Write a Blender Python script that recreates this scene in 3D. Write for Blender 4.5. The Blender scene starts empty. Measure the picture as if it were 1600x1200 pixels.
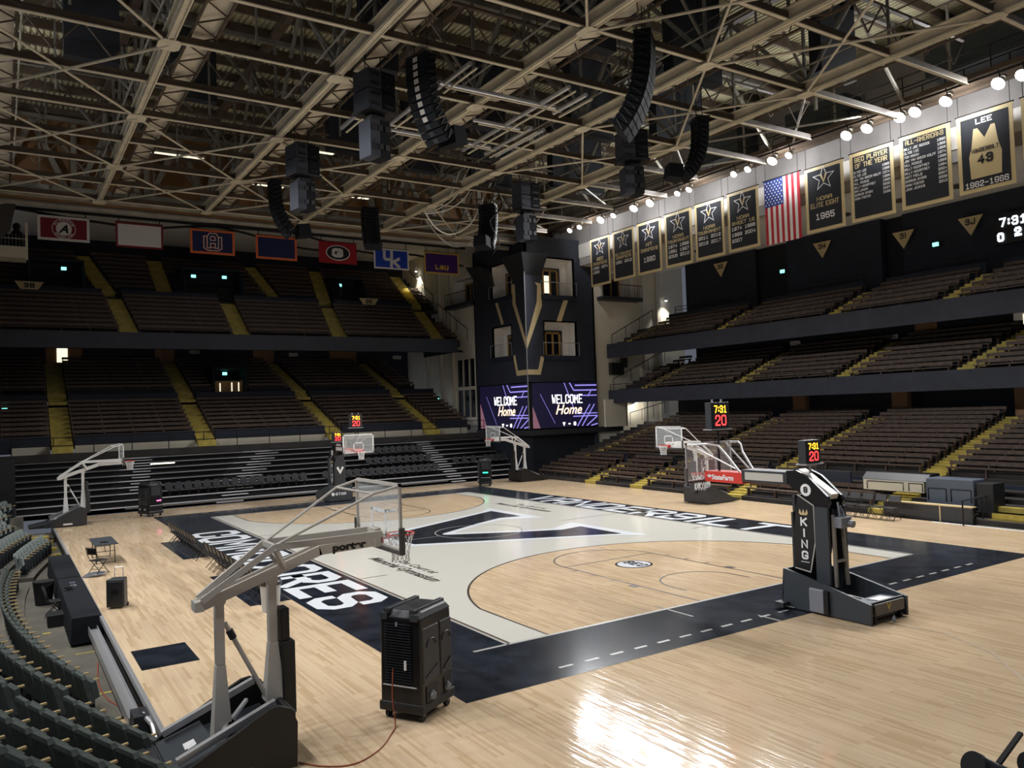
import bpy, math, random
from mathutils import Vector, Matrix, noise
random.seed(7)
PI = math.pi
SC = bpy.context.scene
COL = SC.collection

# ------------------------------------------------------------------ camera
def make_camera():
    yaw, pitch, roll = 0.57260, 0.0315, -0.0337
    f = Vector((math.sin(yaw)*math.cos(pitch), math.cos(yaw)*math.cos(pitch), math.sin(pitch)))
    r = f.cross(Vector((0, 0, 1))).normalized(); u = r.cross(f)
    r2 = r*math.cos(roll)+u*math.sin(roll); u2 = -r*math.sin(roll)+u*math.cos(roll)
    cd = bpy.data.cameras.new('camera'); cd.sensor_width = 36; cd.lens = 1244.5474*36/1600
    cd.clip_start = .05; cd.clip_end = 400
    co = bpy.data.objects.new('camera', cd); COL.objects.link(co)
    M = Matrix((r2, u2, -f)).transposed().to_4x4(); M.translation = Vector((-16.8864, -29.1509, 5.0818))
    co.matrix_world = M
    SC.camera = co
make_camera()
# ------------------------------------------------------------------ world, exposure
W = bpy.data.worlds.new('world'); SC.world = W; W.use_nodes = True
W.node_tree.nodes['Background'].inputs[0].default_value = (.75, .82, 1, 1)
W.node_tree.nodes['Background'].inputs[1].default_value = .13
SC.view_settings.view_transform = 'Standard'; SC.view_settings.look = 'None'
SC.view_settings.gamma = 1; SC.view_settings.use_curve_mapping = False
SC.view_settings.exposure = 0.0
LAMP_W = 2100.0        # watts of each flood lamp, in the seen row and the added ones
ADDED_FILL_W = 380.0        # sourceless lights added near some lamps, to brighten roof and fascia
SC.cycles.max_bounces = 6; SC.cycles.diffuse_bounces = 4; SC.cycles.glossy_bounces = 3
SC.cycles.sample_clamp_indirect = 6

# ------------------------------------------------------------------ materials
MATS = {}
def mat(name, c, rough=.6, metal=0, emit=None, es=0, var=0, vs=3.0, bump=0, alpha=None, trans=0, spec=.5, coat=0):
    if name in MATS: return MATS[name]
    m = bpy.data.materials.new(name); m.use_nodes = True; nt = m.node_tree; b = nt.nodes['Principled BSDF']
    b.inputs['Base Color'].default_value = (*c, 1); b.inputs['Roughness'].default_value = rough
    b.inputs['Metallic'].default_value = metal; b.inputs['Specular IOR Level'].default_value = spec
    if coat: b.inputs['Coat Weight'].default_value = coat; b.inputs['Coat Roughness'].default_value = .1
    if emit: b.inputs['Emission Color'].default_value = (*emit, 1); b.inputs['Emission Strength'].default_value = es
    if trans: b.inputs['Transmission Weight'].default_value = trans; b.inputs['IOR'].default_value = 1.05
    if alpha is not None: b.inputs['Alpha'].default_value = alpha
    if var or bump:
        tc = nt.nodes.new('ShaderNodeTexCoord'); n = nt.nodes.new('ShaderNodeTexNoise')
        n.inputs['Scale'].default_value = vs; n.inputs['Detail'].default_value = 4
        nt.links.new(tc.outputs['Object'], n.inputs['Vector'])
        if var:
            mr = nt.nodes.new('ShaderNodeMapRange'); mr.inputs[1].default_value = .3; mr.inputs[2].default_value = .7
            mr.inputs[3].default_value = 1-var; mr.inputs[4].default_value = 1+var
            mx = nt.nodes.new('ShaderNodeVectorMath'); mx.operation = 'SCALE'; mx.inputs[0].default_value = c
            nt.links.new(n.outputs['Fac'], mr.inputs[0]); nt.links.new(mr.outputs[0], mx.inputs['Scale'])
            nt.links.new(mx.outputs[0], b.inputs['Base Color'])
        if bump:
            bp = nt.nodes.new('ShaderNodeBump'); bp.inputs['Strength'].default_value = bump
            nt.links.new(n.outputs['Fac'], bp.inputs['Height']); nt.links.new(bp.outputs[0], b.inputs['Normal'])
    MATS[name] = m
    return m
def wood_floor():
    m = bpy.data.materials.new('maple_floor'); m.use_nodes = True; nt = m.node_tree; b = nt.nodes['Principled BSDF']
    L = nt.links.new; N = nt.nodes.new
    tc = N('ShaderNodeTexCoord'); mp = N('ShaderNodeMapping'); mp.inputs['Rotation'].default_value = (0, 0, PI/2)
    L(tc.outputs['Object'], mp.inputs['Vector'])
    br = N('ShaderNodeTexBrick'); br.inputs['Scale'].default_value = 1
    br.inputs['Brick Width'].default_value = .95; br.inputs['Row Height'].default_value = .058
    br.inputs['Mortar Size'].default_value = .0016; br.inputs['Color1'].default_value = (.0, .0, .0, 1); br.inputs['Color2'].default_value = (1, 1, 1, 1)
    br.inputs['Mortar'].default_value = (.15, .15, .15, 1); br.offset_frequency = 3; br.offset = .37
    L(mp.outputs[0], br.inputs['Vector'])
    cr = N('ShaderNodeValToRGB'); e = cr.color_ramp.elements
    e[0].position = 0; e[0].color = (.54, .385, .225, 1); e[1].position = 1; e[1].color = (.69, .53, .345, 1)
    k = e.new(.35); k.color = (.62, .46, .30, 1)
    L(br.outputs['Color'], cr.inputs[0])
    ns = N('ShaderNodeTexNoise'); ns.inputs['Scale'].default_value = .35; ns.inputs['Detail'].default_value = 3; L(tc.outputs['Object'], ns.inputs['Vector'])
    mr = N('ShaderNodeMapRange'); mr.inputs[1].default_value = .3; mr.inputs[2].default_value = .7; mr.inputs[3].default_value = .9; mr.inputs[4].default_value = 1.08
    L(ns.outputs['Fac'], mr.inputs[0])
    sc = N('ShaderNodeVectorMath'); sc.operation = 'SCALE'; L(cr.outputs[0], sc.inputs[0]); L(mr.outputs[0], sc.inputs['Scale'])
    L(sc.outputs[0], b.inputs['Base Color'])
    b.inputs['Roughness'].default_value = .10; b.inputs['Specular IOR Level'].default_value = .17
    mp2 = N('ShaderNodeMapping'); mp2.inputs['Scale'].default_value = (9, .8, 1); L(tc.outputs['Object'], mp2.inputs['Vector'])
    n2 = N('ShaderNodeTexNoise'); n2.inputs['Scale'].default_value = 1; L(mp2.outputs[0], n2.inputs['Vector'])
    bp = N('ShaderNodeBump'); bp.inputs['Strength'].default_value = .10; bp.inputs['Distance'].default_value = .05
    L(n2.outputs['Fac'], bp.inputs['Height']); L(bp.outputs[0], b.inputs['Normal'])
    MATS['maple'] = m
    return m
wood_floor()
for a in (('paint_navy', (.018, .022, .031), .16, 0, None, 0, .5, 1.6, .03), ('paint_cream', (.66, .64, .57), .14), ('paint_white', (.80, .83, .86), .14),  # paint_navy: base lifted and mottled to carry the ceiling's bluish reflection
          ('paint_line', (.06, .045, .04), .3), ('paint_silver', (.40, .39, .36), .3), ('paint_tan', (.45, .33, .2), .3),
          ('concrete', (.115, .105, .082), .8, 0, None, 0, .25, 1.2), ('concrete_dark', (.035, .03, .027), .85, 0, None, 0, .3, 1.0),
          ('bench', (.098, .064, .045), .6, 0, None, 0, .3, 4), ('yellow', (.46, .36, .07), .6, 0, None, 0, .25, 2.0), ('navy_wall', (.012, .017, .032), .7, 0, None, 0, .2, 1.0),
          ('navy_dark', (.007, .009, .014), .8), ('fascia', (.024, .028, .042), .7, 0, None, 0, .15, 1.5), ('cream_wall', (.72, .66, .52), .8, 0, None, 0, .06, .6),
          ('cream_trim', (.58, .54, .43), .7), ('soffit', (.78, .75, .70), .8, 0, None, 0, .05, .5), ('grey_wall', (.33, .31, .30), .85, 0, None, 0, .2, .4),
          ('steel_cream', (.64, .57, .43), .55, 0, None, 0, .12, 1.3), ('steel_web', (.13, .12, .10), .7, 0, None, 0, .2, 2), ('steel_dark', (.075, .052, .034), .6, 0, None, 0, .3, 2), ('steel_grey', (.24, .22, .18), .6, 0, None, 0, .2, 1.5),
          ('deck', (.42, .39, .26), .7, 0, None, 0, .3, .5), ('deck_pale', (.62, .55, .42), .7), ('wood_brown', (.20, .10, .035), .6, 0, None, 0, .2, 1.0),
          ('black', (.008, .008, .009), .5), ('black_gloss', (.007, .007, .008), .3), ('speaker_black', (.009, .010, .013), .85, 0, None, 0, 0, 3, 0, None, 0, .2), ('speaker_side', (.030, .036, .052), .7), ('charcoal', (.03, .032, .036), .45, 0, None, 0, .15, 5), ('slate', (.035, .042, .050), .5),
          ('blue_grey', (.09, .11, .15), .4), ('goal_grey', (.52, .49, .44), .4), ('goal_white', (.75, .75, .74), .4), ('goal_dark', (.08, .075, .07), .4),
          ('silver', (.55, .55, .56), .35, .6), ('tread', (.62, .62, .64), .35, .2), ('red', (.62, .045, .03), .45), ('orange', (.62, .12, .03), .5),
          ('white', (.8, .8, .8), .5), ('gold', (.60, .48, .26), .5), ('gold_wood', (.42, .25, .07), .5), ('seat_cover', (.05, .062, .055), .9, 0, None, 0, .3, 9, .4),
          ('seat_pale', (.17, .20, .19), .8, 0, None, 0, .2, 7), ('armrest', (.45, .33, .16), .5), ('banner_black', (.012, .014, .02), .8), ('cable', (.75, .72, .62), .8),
          ('orange_cord', (.30, .06, .025), .6), ('door_wood', (.26, .13, .05), .5), ('rail', (.022, .021, .021), .75, 0, None, 0, 0, 3, 0, None, 0, .2), ('cloth', (.012, .012, .014), .9),
          ('crimson', (.19, .012, .02), .8), ('auburn_navy', (.012, .02, .09), .8), ('georgia_red', (.32, .008, .015), .8), ('ky_blue', (.01, .05, .42), .8),
          ('lsu_purple', (.05, .012, .14), .8), ('lsu_gold', (.6, .38, .06), .8), ('flag_orange', (.75, .17, .05), .8), ('flag_red', (.42, .02, .035), .8), ('flag_blue', (.02, .045, .22), .8),
          ('flag_white', (.72, .70, .68), .8), ('trash', (.42, .42, .40), .5), ('foil', (.20, .21, .24), .3)):
    mat(*a)
mat('glass', (.95, 1, 1), .02, 0, alpha=.16, spec=.6)
mat('dark_glass', (.006, .008, .016), .15)
for n, c, s in (('led_red', (1, .03, .03), 5), ('led_amber', (1, .45, .02), 5), ('led_green', (.02, 1, .35), 4), ('led_pink', (1, .12, .35), 4), ('lens', (1, .97, .92), 60), ('exit_glow', (.2, 1, .85), 3),
                ('screen', (.008, .006, .035), .6), ('screen_purple', (.32, .28, .85), 1.1), ('screen_white', (1, .97, 1), 2.4), ('screen_peach', (1, .72, .5), 2.0), ('white_led', (.8, .9, 1), 4),
                ('tube_glow', (1, .93, .7), 3), ('door_light', (1, .93, .7), 1.2), ('downlight', (.95, .97, 1), 9), ('screen_pink', (.5, .22, .30), .45)):
    mat(n, (.02, .02, .02), .4, 0, c, s)

# ------------------------------------------------------------------ mesh building
class MB:
    def __init__(s): s.v = []; s.f = []; s.m = []; s.k = 0
    def face(s, pts):
        n = len(s.v); s.v += [tuple(p) for p in pts]; s.f.append(tuple(range(n, n+len(pts)))); s.m.append(s.k)
    def hull8(s, P):
        n = len(s.v); s.v += [tuple(p) for p in P]
        for q in ((0, 3, 2, 1), (4, 5, 6, 7), (0, 1, 5, 4), (1, 2, 6, 5), (2, 3, 7, 6), (3, 0, 4, 7)): s.f.append(tuple(n+i for i in q)); s.m.append(s.k)
        return s
    def box(s, x0, x1, y0, y1, z0, z1):
        return s.hull8([(x0, y0, z0), (x1, y0, z0), (x1, y1, z0), (x0, y1, z0), (x0, y0, z1), (x1, y0, z1), (x1, y1, z1), (x0, y1, z1)])
    def cbox(s, c, d, rz=0):
        ca, sa = math.cos(rz), math.sin(rz); P = []
        for z in (-.5, .5):
            for x, y in ((-.5, -.5), (.5, -.5), (.5, .5), (-.5, .5)):
                X, Y = x*d[0], y*d[1]; P.append((c[0]+X*ca-Y*sa, c[1]+X*sa+Y*ca, c[2]+z*d[2]))
        return s.hull8(P)
    def bar(s, p, q, w, h, up=(0, 0, 1), w2=None, h2=None):
        p, q = Vector(p), Vector(q); d = (q-p).normalized(); u = Vector(up)
        if abs(d.dot(u)) > .98: u = Vector((1, 0, 0))
        a = d.cross(u).normalized(); b = a.cross(d); w2 = w2 or w; h2 = h2 or h; P = []
        for o, W_, H_ in ((p, w, h), (q, w2, h2)):
            for x, y in ((-.5, -.5), (.5, -.5), (.5, .5), (-.5, .5)): P.append(o+a*x*W_+b*y*H_)
        return s.hull8(P)
    def tube(s, p, q, r, n=8, r2=None, cap=True):
        p, q = Vector(p), Vector(q); d = (q-p).normalized(); u = Vector((0, 0, 1)) if abs(d.z) < .95 else Vector((1, 0, 0))
        a = d.cross(u).normalized(); b = a.cross(d); r2 = r if r2 is None else r2; k = len(s.v)
        for o, R in ((p, r), (q, r2)):
            for i in range(n): t = 2*PI*i/n; s.v.append(tuple(o+a*math.cos(t)*R+b*math.sin(t)*R))
        for i in range(n): j = (i+1) % n; s.f.append((k+i, k+j, k+n+j, k+n+i)); s.m.append(s.k)
        if cap: s.f.append(tuple(k+i for i in reversed(range(n)))); s.m.append(s.k); s.f.append(tuple(k+n+i for i in range(n))); s.m.append(s.k)
        return s
    def path(s, P, r, n=6):
        P = [Vector(p) for p in P]; k = len(s.v); m = len(P); a = None
        for i, p in enumerate(P):
            d = (P[min(i+1, m-1)]-P[max(i-1, 0)]).normalized()
            if a is None: a = d.cross(Vector((0, 0, 1)) if abs(d.z) < .9 else Vector((1, 0, 0))).normalized()
            a = (a-d*a.dot(d)).normalized(); b = a.cross(d)
            for j in range(n): t = 2*PI*j/n; s.v.append(tuple(p+a*math.cos(t)*r+b*math.sin(t)*r))
        for i in range(m-1):
            for j in range(n): l = (j+1) % n; s.f.append((k+i*n+j, k+i*n+l, k+(i+1)*n+l, k+(i+1)*n+j)); s.m.append(s.k)
        s.f.append(tuple(k+j for j in range(n))); s.m.append(s.k); s.f.append(tuple(k+(m-1)*n+j for j in range(n))); s.m.append(s.k)
        return s
    def ext(s, P, d):
        P = [Vector(p) for p in P]; d = Vector(d); n = len(P); s.face(P); s.face([p+d for p in reversed(P)])
        for i in range(n): j = (i+1) % n; s.face([P[i], P[i]+d, P[j]+d, P[j]])
        return s
    def lathe(s, c, prof, n=16):
        k = len(s.v)
        for r, z in prof:
            for i in range(n): t = 2*PI*i/n; s.v.append((c[0]+r*math.cos(t), c[1]+r*math.sin(t), c[2]+z))
        for h in range(len(prof)-1):
            for i in range(n): j = (i+1) % n; s.f.append((k+h*n+i, k+h*n+j, k+(h+1)*n+j, k+(h+1)*n+i)); s.m.append(s.k)
        s.f.append(tuple(k+i for i in range(n))); s.m.append(s.k); s.f.append(tuple(k+(len(prof)-1)*n+i for i in range(n))); s.m.append(s.k)
        return s
    def build(s, name, mats, parent=None, at=None, smooth=False, bevel=0, label=None):
        root = parent
        while root is not None and root.parent is not None: root = root.parent
        if root is not None and root.get('_w'):
            o = root.location
        elif parent is None and s.v:
            xs, ys, zs = zip(*s.v); o = Vector(at) if at else Vector(((min(xs)+max(xs))/2, (min(ys)+max(ys))/2, min(zs)))
        else: o = Vector((0, 0, 0))
        me = bpy.data.meshes.new(name); me.from_pydata([(x-o[0], y-o[1], z-o[2]) for x, y, z in s.v], [], s.f)
        ms = mats if isinstance(mats, (list, tuple)) else [mats]
        for m in ms: me.materials.append(MATS[m])
        if len(ms) > 1: me.polygons.foreach_set('material_index', s.m)
        if smooth: me.polygons.foreach_set('use_smooth', [True]*len(me.polygons))
        me.validate(); me.update()
        ob = bpy.data.objects.new(name, me); COL.objects.link(ob)
        if parent is None: ob.location = o
        else: ob.parent = parent
        if bevel:
            b = ob.modifiers.new('bevel', 'BEVEL'); b.width = bevel; b.segments = 2; b.limit_method = 'ANGLE'
        if label: ob['label'] = label
        return ob
WORLD = []
def thing(name, label, cat, loc=(0, 0, 0), rz=0, group=None, world=False):
    o = bpy.data.objects.new(name, None); COL.objects.link(o); o.location = loc; o.rotation_euler = (0, 0, rz); o.empty_display_size = .1
    o['label'] = label; o['category'] = cat
    if group: o['group'] = group
    if world: o['_w'] = 1; WORLD.append(o)
    return o
def tag(o, label, cat, group=None, kind=None):
    o['label'] = label; o['category'] = cat
    if group: o['group'] = group
    if kind: o['kind'] = kind
    return o
def struct(o, label=None):
    o['kind'] = 'structure'
    if label: o['label'] = label
    return o
def copy_tree(o, parent=None):
    c = o.copy(); COL.objects.link(c); c.parent = parent
    for ch in list(o.children): copy_tree(ch, c)
    return c
ORD = ['first', 'second', 'third', 'fourth', 'fifth', 'sixth', 'seventh', 'eighth', 'ninth', 'tenth', 'eleventh', 'twelfth', 'thirteenth', 'fourteenth', 'fifteenth', 'sixteenth',
       'seventeenth', 'eighteenth', 'nineteenth', 'twentieth', 'twenty-first', 'twenty-second', 'twenty-third', 'twenty-fourth', 'twenty-fifth', 'twenty-sixth', 'twenty-seventh', 'twenty-eighth', 'twenty-ninth', 'thirtieth', 'thirty-first', 'thirty-second', 'thirty-third', 'thirty-fourth']

# ------------------------------------------------------------------ block lettering
G = {
 'A': [[(0, 0), (0, .8), (.2, 1), (.8, 1), (1, .8), (1, 0)], [(0, .4), (1, .4)]],
 'B': [[(0, 0), (0, 1), (.8, 1), (1, .85), (1, .65), (.85, .52), (0, .52)], [(.85, .52), (1, .4), (1, .15), (.8, 0), (0, 0)]],
 'C': [[(1, .68), (1, .85), (.8, 1), (.2, 1), (0, .85), (0, .15), (.2, 0), (.8, 0), (1, .15), (1, .32)]],
 'D': [[(0, 0), (0, 1), (.75, 1), (1, .82), (1, .18), (.75, 0), (0, 0)]],
 'E': [[(1, 1), (0, 1), (0, 0), (1, 0)], [(0, .5), (.75, .5)]], 'F': [[(1, 1), (0, 1), (0, 0)], [(0, .5), (.75, .5)]],
 'G': [[(1, .8), (1, .85), (.8, 1), (.2, 1), (0, .85), (0, .15), (.2, 0), (.8, 0), (1, .15), (1, .42), (.6, .42)]],
 'H': [[(0, 0), (0, 1)], [(1, 0), (1, 1)], [(0, .5), (1, .5)]], 'I': [[(.5, 0), (.5, 1)]],
 'J': [[(1, 1), (1, .15), (.8, 0), (.2, 0), (0, .15), (0, .32)]], 'K': [[(0, 0), (0, 1)], [(1, 1), (.05, .48)], [(.3, .6), (1, 0)]],
 'L': [[(0, 1), (0, 0), (1, 0)]], 'M': [[(0, 0), (0, 1), (.5, .4), (1, 1), (1, 0)]], 'N': [[(0, 0), (0, 1), (1, 0), (1, 1)]],
 'O': [[(.2, 1), (.8, 1), (1, .85), (1, .15), (.8, 0), (.2, 0), (0, .15), (0, .85), (.2, 1)]],
 'P': [[(0, 0), (0, 1), (.8, 1), (1, .85), (1, .6), (.8, .45), (0, .45)]], 'Q': [[(.2, 1), (.8, 1), (1, .85), (1, .15), (.8, 0), (.2, 0), (0, .15), (0, .85), (.2, 1)], [(.6, .3), (1, 0)]],
 'R': [[(0, 0), (0, 1), (.8, 1), (1, .85), (1, .62), (.8, .47), (0, .47)], [(.45, .47), (1, 0)]],
 'S': [[(1, .7), (1, .85), (.8, 1), (.2, 1), (0, .85), (0, .65), (.2, .52), (.8, .48), (1, .35), (1, .15), (.8, 0), (.2, 0), (0, .15), (0, .3)]],
 'T': [[(0, 1), (1, 1)], [(.5, 1), (.5, 0)]], 'U': [[(0, 1), (0, .15), (.2, 0), (.8, 0), (1, .15), (1, 1)]], 'V': [[(0, 1), (.5, 0), (1, 1)]],
 'W': [[(0, 1), (.2, 0), (.5, .7), (.8, 0), (1, 1)]], 'X': [[(0, 0), (1, 1)], [(0, 1), (1, 0)]], 'Y': [[(0, 1), (.5, .5), (1, 1)], [(.5, .5), (.5, 0)]], 'Z': [[(0, 1), (1, 1), (0, 0), (1, 0)]],
 '0': [[(.2, 1), (.8, 1), (1, .85), (1, .15), (.8, 0), (.2, 0), (0, .15), (0, .85), (.2, 1)]], '1': [[(.15, .8), (.5, 1), (.5, 0)], [(.15, 0), (.85, 0)]],
 '2': [[(0, .72), (0, .85), (.2, 1), (.8, 1), (1, .85), (1, .6), (0, .15), (0, 0), (1, 0)]],
 '3': [[(0, .8), (.2, 1), (.8, 1), (1, .85), (1, .65), (.8, .52), (.3, .52)], [(.8, .52), (1, .4), (1, .15), (.8, 0), (.2, 0), (0, .2)]],
 '4': [[(.75, 0), (.75, 1), (0, .3), (1, .3)]], '5': [[(1, 1), (0, 1), (0, .55), (.8, .6), (1, .42), (1, .15), (.8, 0), (.2, 0), (0, .18)]],
 '6': [[(1, .8), (.8, 1), (.2, 1), (0, .85), (0, .15), (.2, 0), (.8, 0), (1, .15), (1, .42), (.8, .55), (0, .55)]], '7': [[(0, 1), (1, 1), (.4, 0)]],
 '8': [[(.2, .52), (0, .67), (0, .85), (.2, 1), (.8, 1), (1, .85), (1, .67), (.8, .52), (.2, .52), (0, .4), (0, .15), (.2, 0), (.8, 0), (1, .15), (1, .4), (.8, .52)]],
 '9': [[(0, .2), (.2, 0), (.8, 0), (1, .15), (1, .85), (.8, 1), (.2, 1), (0, .85), (0, .58), (.2, .45), (1, .45)]],
 '-': [[(.1, .5), (.9, .5)]], ':': [[(.5, .68), (.5, .78)], [(.5, .22), (.5, .32)]], '.': [[(.4, .03), (.6, .03)]], '/': [[(0, 0), (1, 1)]]}
def btext(mb, txt, o, ux, uy, h, w, gap, wt, shear=0, align='c', tx=None, arc=None):
    """block letters: o origin on the base line, ux reading direction, uy up, h height, w letter width, gap, wt stroke; tx stroke across"""
    o, ux, uy = Vector(o), Vector(ux).normalized(), Vector(uy).normalized(); tx = tx or wt
    nrm = ux.cross(uy); zi = 0
    widths = [w*.4 if c in 'I:.' else (w*.6 if c == ' ' else w) for c in txt]
    total = sum(widths)+gap*(len(txt)-1); x = {'c': -total/2, 'l': 0, 'r': -total}[align]
    for c, cw in zip(txt, widths):
        for pl in G.get(c, []):
            pts = []
            for a, b in pl:
                X = x+wt/2+a*(cw-wt) if cw > wt*1.2 else x+cw/2; Yv = wt/2+b*(h-wt)
                pts.append((X+shear*Yv, Yv))
            zi += 1; lift = nrm*(zi % 4)*min(.0012, wt*.02)
            closed = pts[0] == pts[-1] and len(pts) > 3
            if closed: pts = pts[:-1]
            n = len(pts); L_, R_s = [], []; hw = wt/2
            for i in range(n):
                pv = pts[(i-1) % n] if closed or i else None; nx = pts[(i+1) % n] if closed or i < n-1 else None; p = pts[i]
                def un(q, r): l = math.hypot(r[0]-q[0], r[1]-q[1]) or 1; return ((r[0]-q[0])/l, (r[1]-q[1])/l)
                d0 = un(pv, p) if pv else un(p, nx); d1 = un(p, nx) if nx else d0
                ex, ey = p
                if not pv: ex -= d1[0]*hw; ey -= d1[1]*hw
                if not nx: ex += d0[0]*hw; ey += d0[1]*hw
                n0, n1 = (-d0[1], d0[0]), (-d1[1], d1[0]); mx, my = n0[0]+n1[0], n0[1]+n1[1]; ml = math.hypot(mx, my)
                if ml < .5: mx, my, k = n0[0], n0[1], 1.0
                else: mx /= ml; my /= ml; k = min(1.6, 1/max(.3, mx*n0[0]+my*n0[1]))
                L_.append((ex+mx*hw*k, ey+my*hw*k)); R_s.append((ex-mx*hw*k, ey-my*hw*k))
            for i in range(n if closed else n-1):
                j = (i+1) % n; Q = [R_s[i], R_s[j], L_[j], L_[i]]
                if arc:
                    Q = [((arc+b)*math.sin(a/arc), (arc+b)*math.cos(a/arc)) for a, b in Q] if arc > 0 else [((-arc-b)*math.sin(a/-arc), -(-arc-b)*math.cos(a/-arc)) for a, b in Q]
                mb.face([o+ux*a+uy*b+lift for a, b in Q])
        x += cw+gap
def ftext(name, txt, mat_, size, o, ux, uy, parent, bold=0, shear=0, align='CENTER', sx=1):
    """writing in the built-in face, for script and lower case"""
    cu = bpy.data.curves.new(name, 'FONT'); cu.body = txt; cu.size = size; cu.offset = bold; cu.shear = shear; cu.align_x = align; cu.resolution_u = 3
    t = bpy.data.objects.new(name+'_c', cu); COL.objects.link(t); bpy.context.view_layer.update()
    me = bpy.data.meshes.new_from_object(t.evaluated_get(bpy.context.evaluated_depsgraph_get())); bpy.data.objects.remove(t)
    o, ux, uy = Vector(o), Vector(ux).normalized(), Vector(uy).normalized(); L = parent.location if parent.get('_w') else Vector((0, 0, 0))
    for v in me.vertices: v.co = o+ux*v.co.x*sx+uy*v.co.y-L
    me.materials.clear(); me.materials.append(MATS[mat_]); me.name = name
    ob = bpy.data.objects.new(name, me); COL.objects.link(ob); ob.parent = parent
    return ob
def ringpts(cx, cy, r, a0, a1, n, z=0):
    return [(cx+r*math.cos(a0+(a1-a0)*i/n), cy+r*math.sin(a0+(a1-a0)*i/n), z) for i in range(n+1)]

# ------------------------------------------------------------------ the court floor (a raised stage)
def quad(mb, x0, x1, y0, y1, z): mb.face([(x0, y0, z), (x1, y0, z), (x1, y1, z), (x0, y1, z)])
RX = lambda y: 15.25+.05*y           # right edge of the stage
def court():
    fl = thing('floor', 'raised maple basketball floor with painted court', 'floor', (0, 0, 0), world=True)
    del fl['label'], fl['category']; fl['kind'] = 'structure'
    m = MB(); m.ext([(-14.65, -27, 0), (RX(-27), -27, 0), (RX(20.5), 20.5, 0), (-14.65, 20.5, 0)], (0, 0, -.12)); m.build('floorboards', 'maple', fl)
    m = MB(); m.box(-14.62, 16, -27, 20.45, -1.0, -.12); m.build('stage_side', 'charcoal', fl)
    # black border
    X, Y, x, y, z = 10.12, 16.85, 7.66, 14.37, .003
    m = MB(); quad(m, -X, X, -Y, -y, z); quad(m, -X, X, y, Y, z); quad(m, -X, -x, -y, y, z); quad(m, x, X, -y, y, z); m.build('court_border', 'paint_navy', fl)
    # pale stained area between the three point lines
    m = MB(); A = lambda q: 12.755-math.sqrt(max(0, 6.75**2-q*q)); n = 48; xs = [-6.6+13.2*i/n for i in range(n+1)]
    quad(m, -7.62, -6.6, -14.33, 14.33, z); quad(m, 6.6, 7.62, -14.33, 14.33, z)
    for a, b in zip(xs, xs[1:]): m.face([(a, -A(a), z), (b, -A(b), z), (b, A(b), z), (a, A(a), z)])
    # inside A(q) is the y of the arc: between -A and A
    m.build('pale_court', 'paint_cream', fl)
    # white edge lines
    m = MB(); z = .004
    def strip(P, w):
        P = [Vector(p) for p in P]
        for i in range(len(P)-1):
            d = (P[i+1]-P[i]).normalized(); s = Vector((-d.y, d.x, 0))*w/2; m.face([P[i]-s, P[i+1]-s, P[i+1]+s, P[i]+s])
    for s in (-1, 1): strip([(s*7.70, -14.4, z), (s*7.70, 14.4, z)], .07)
    for s in (-1, 1): strip([(-7.7, s*14.37, z), (7.7, s*14.37, z)], .10)
    m.build('court_edge', 'paint_silver', fl)
    m = MB(); z = .006
    for s in (-1, 1):
        strip([(s*7.62, -14.33, z), (s*7.62, 14.33, z)], .05)
        # three point line, lane, free throw circle, restricted arc
        a = math.acos(6.6/6.75); P = [(-6.6, s*14.33, z)]+[(6.75*math.cos(PI-a-(PI-2*a)*i/60), s*(12.755-6.75*math.sin(PI-a-(PI-2*a)*i/60)), z) for i in range(61)]+[(6.6, s*14.33, z)]
        strip(P, .06)
        for q in (-1.83, 1.83): strip([(q, s*14.33, z), (q, s*8.53, z)], .05)
        strip([(-1.83, s*8.53, z), (1.83, s*8.53, z)], .05)
        strip([(1.83*math.cos(PI*i/24), s*(8.53-1.83*math.sin(PI*i/24)), z) for i in range(25)], .05)
        strip([(-1.25, s*13.3, z)]+[(1.25*math.cos(PI-PI*i/24), s*(12.755-1.25*math.sin(PI*i/24)), z) for i in range(25)]+[(1.25, s*13.3, z)], .05)
        for q in (-1, 1):
            quad(m, *sorted((q*1.83, q*2.05)), *sorted((s*12.1, s*11.8)), z)
            for k in (11.0, 10.1, 9.2): strip([(q*1.83, s*k, z), (q*2.05, s*k, z)], .05)
        strip([(s*7.6, 5.7, z), (s*6.7, 5.7, z)], .05); strip([(s*7.6, -5.7, z), (s*6.7, -5.7, z)], .05)
        strip([(-3.05, s*14.3, z), (-3.05, s*13.95, z)], .05)
    strip([(-7.62, 0, z), (-3.4, 0, z)], .05); strip([(4.3, 0, z), (7.62, 0, z)], .05)
    m.build('court_line', 'paint_line', fl)
    # white outlined letter V at mid court, reading from the left side
    m = MB(); z = .007; c = .3
    def v_shape(mm, top, out_y, in_y, bx, by, vx, vy, z):
        P = []
        for s in (1, -1):
            mm.face([(top, c+s*out_y, z), (top, c+s*in_y, z), (top-1.3, c+s*(in_y+.25), z), (top-2.4, c+s*(in_y-.0), z), (vx, c+s*vy, z), (vx, c, z), (bx, c, z), (bx, c+s*by, z)] if s < 0 else
                    [(bx, c+s*by, z), (bx, c, z), (vx, c, z), (vx, c+s*vy, z), (top-2.4, c+s*(in_y-.0), z), (top-1.3, c+s*(in_y+.25), z), (top, c+s*in_y, z), (top, c+s*out_y, z)])
    # white below, black above
    W_ = MB()
    for s in (1, -1):
        W_.face([(4.35, c+s*6.1, z), (4.3, c+s*1.05, z), (2.6, c+s*1.95, z), (1.5, c+s*1.5, z), (-.95, c+s*.08, z), (-.95, c, z), (-4.0, c, z), (-4.0, c+s*1.55, z), (-3.7, c+s*1.72, z), (3.35, c+s*5.1, z)])
    W_.build('court_logo_outline', 'paint_white', fl)
    z = .009; B_ = MB()
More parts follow.
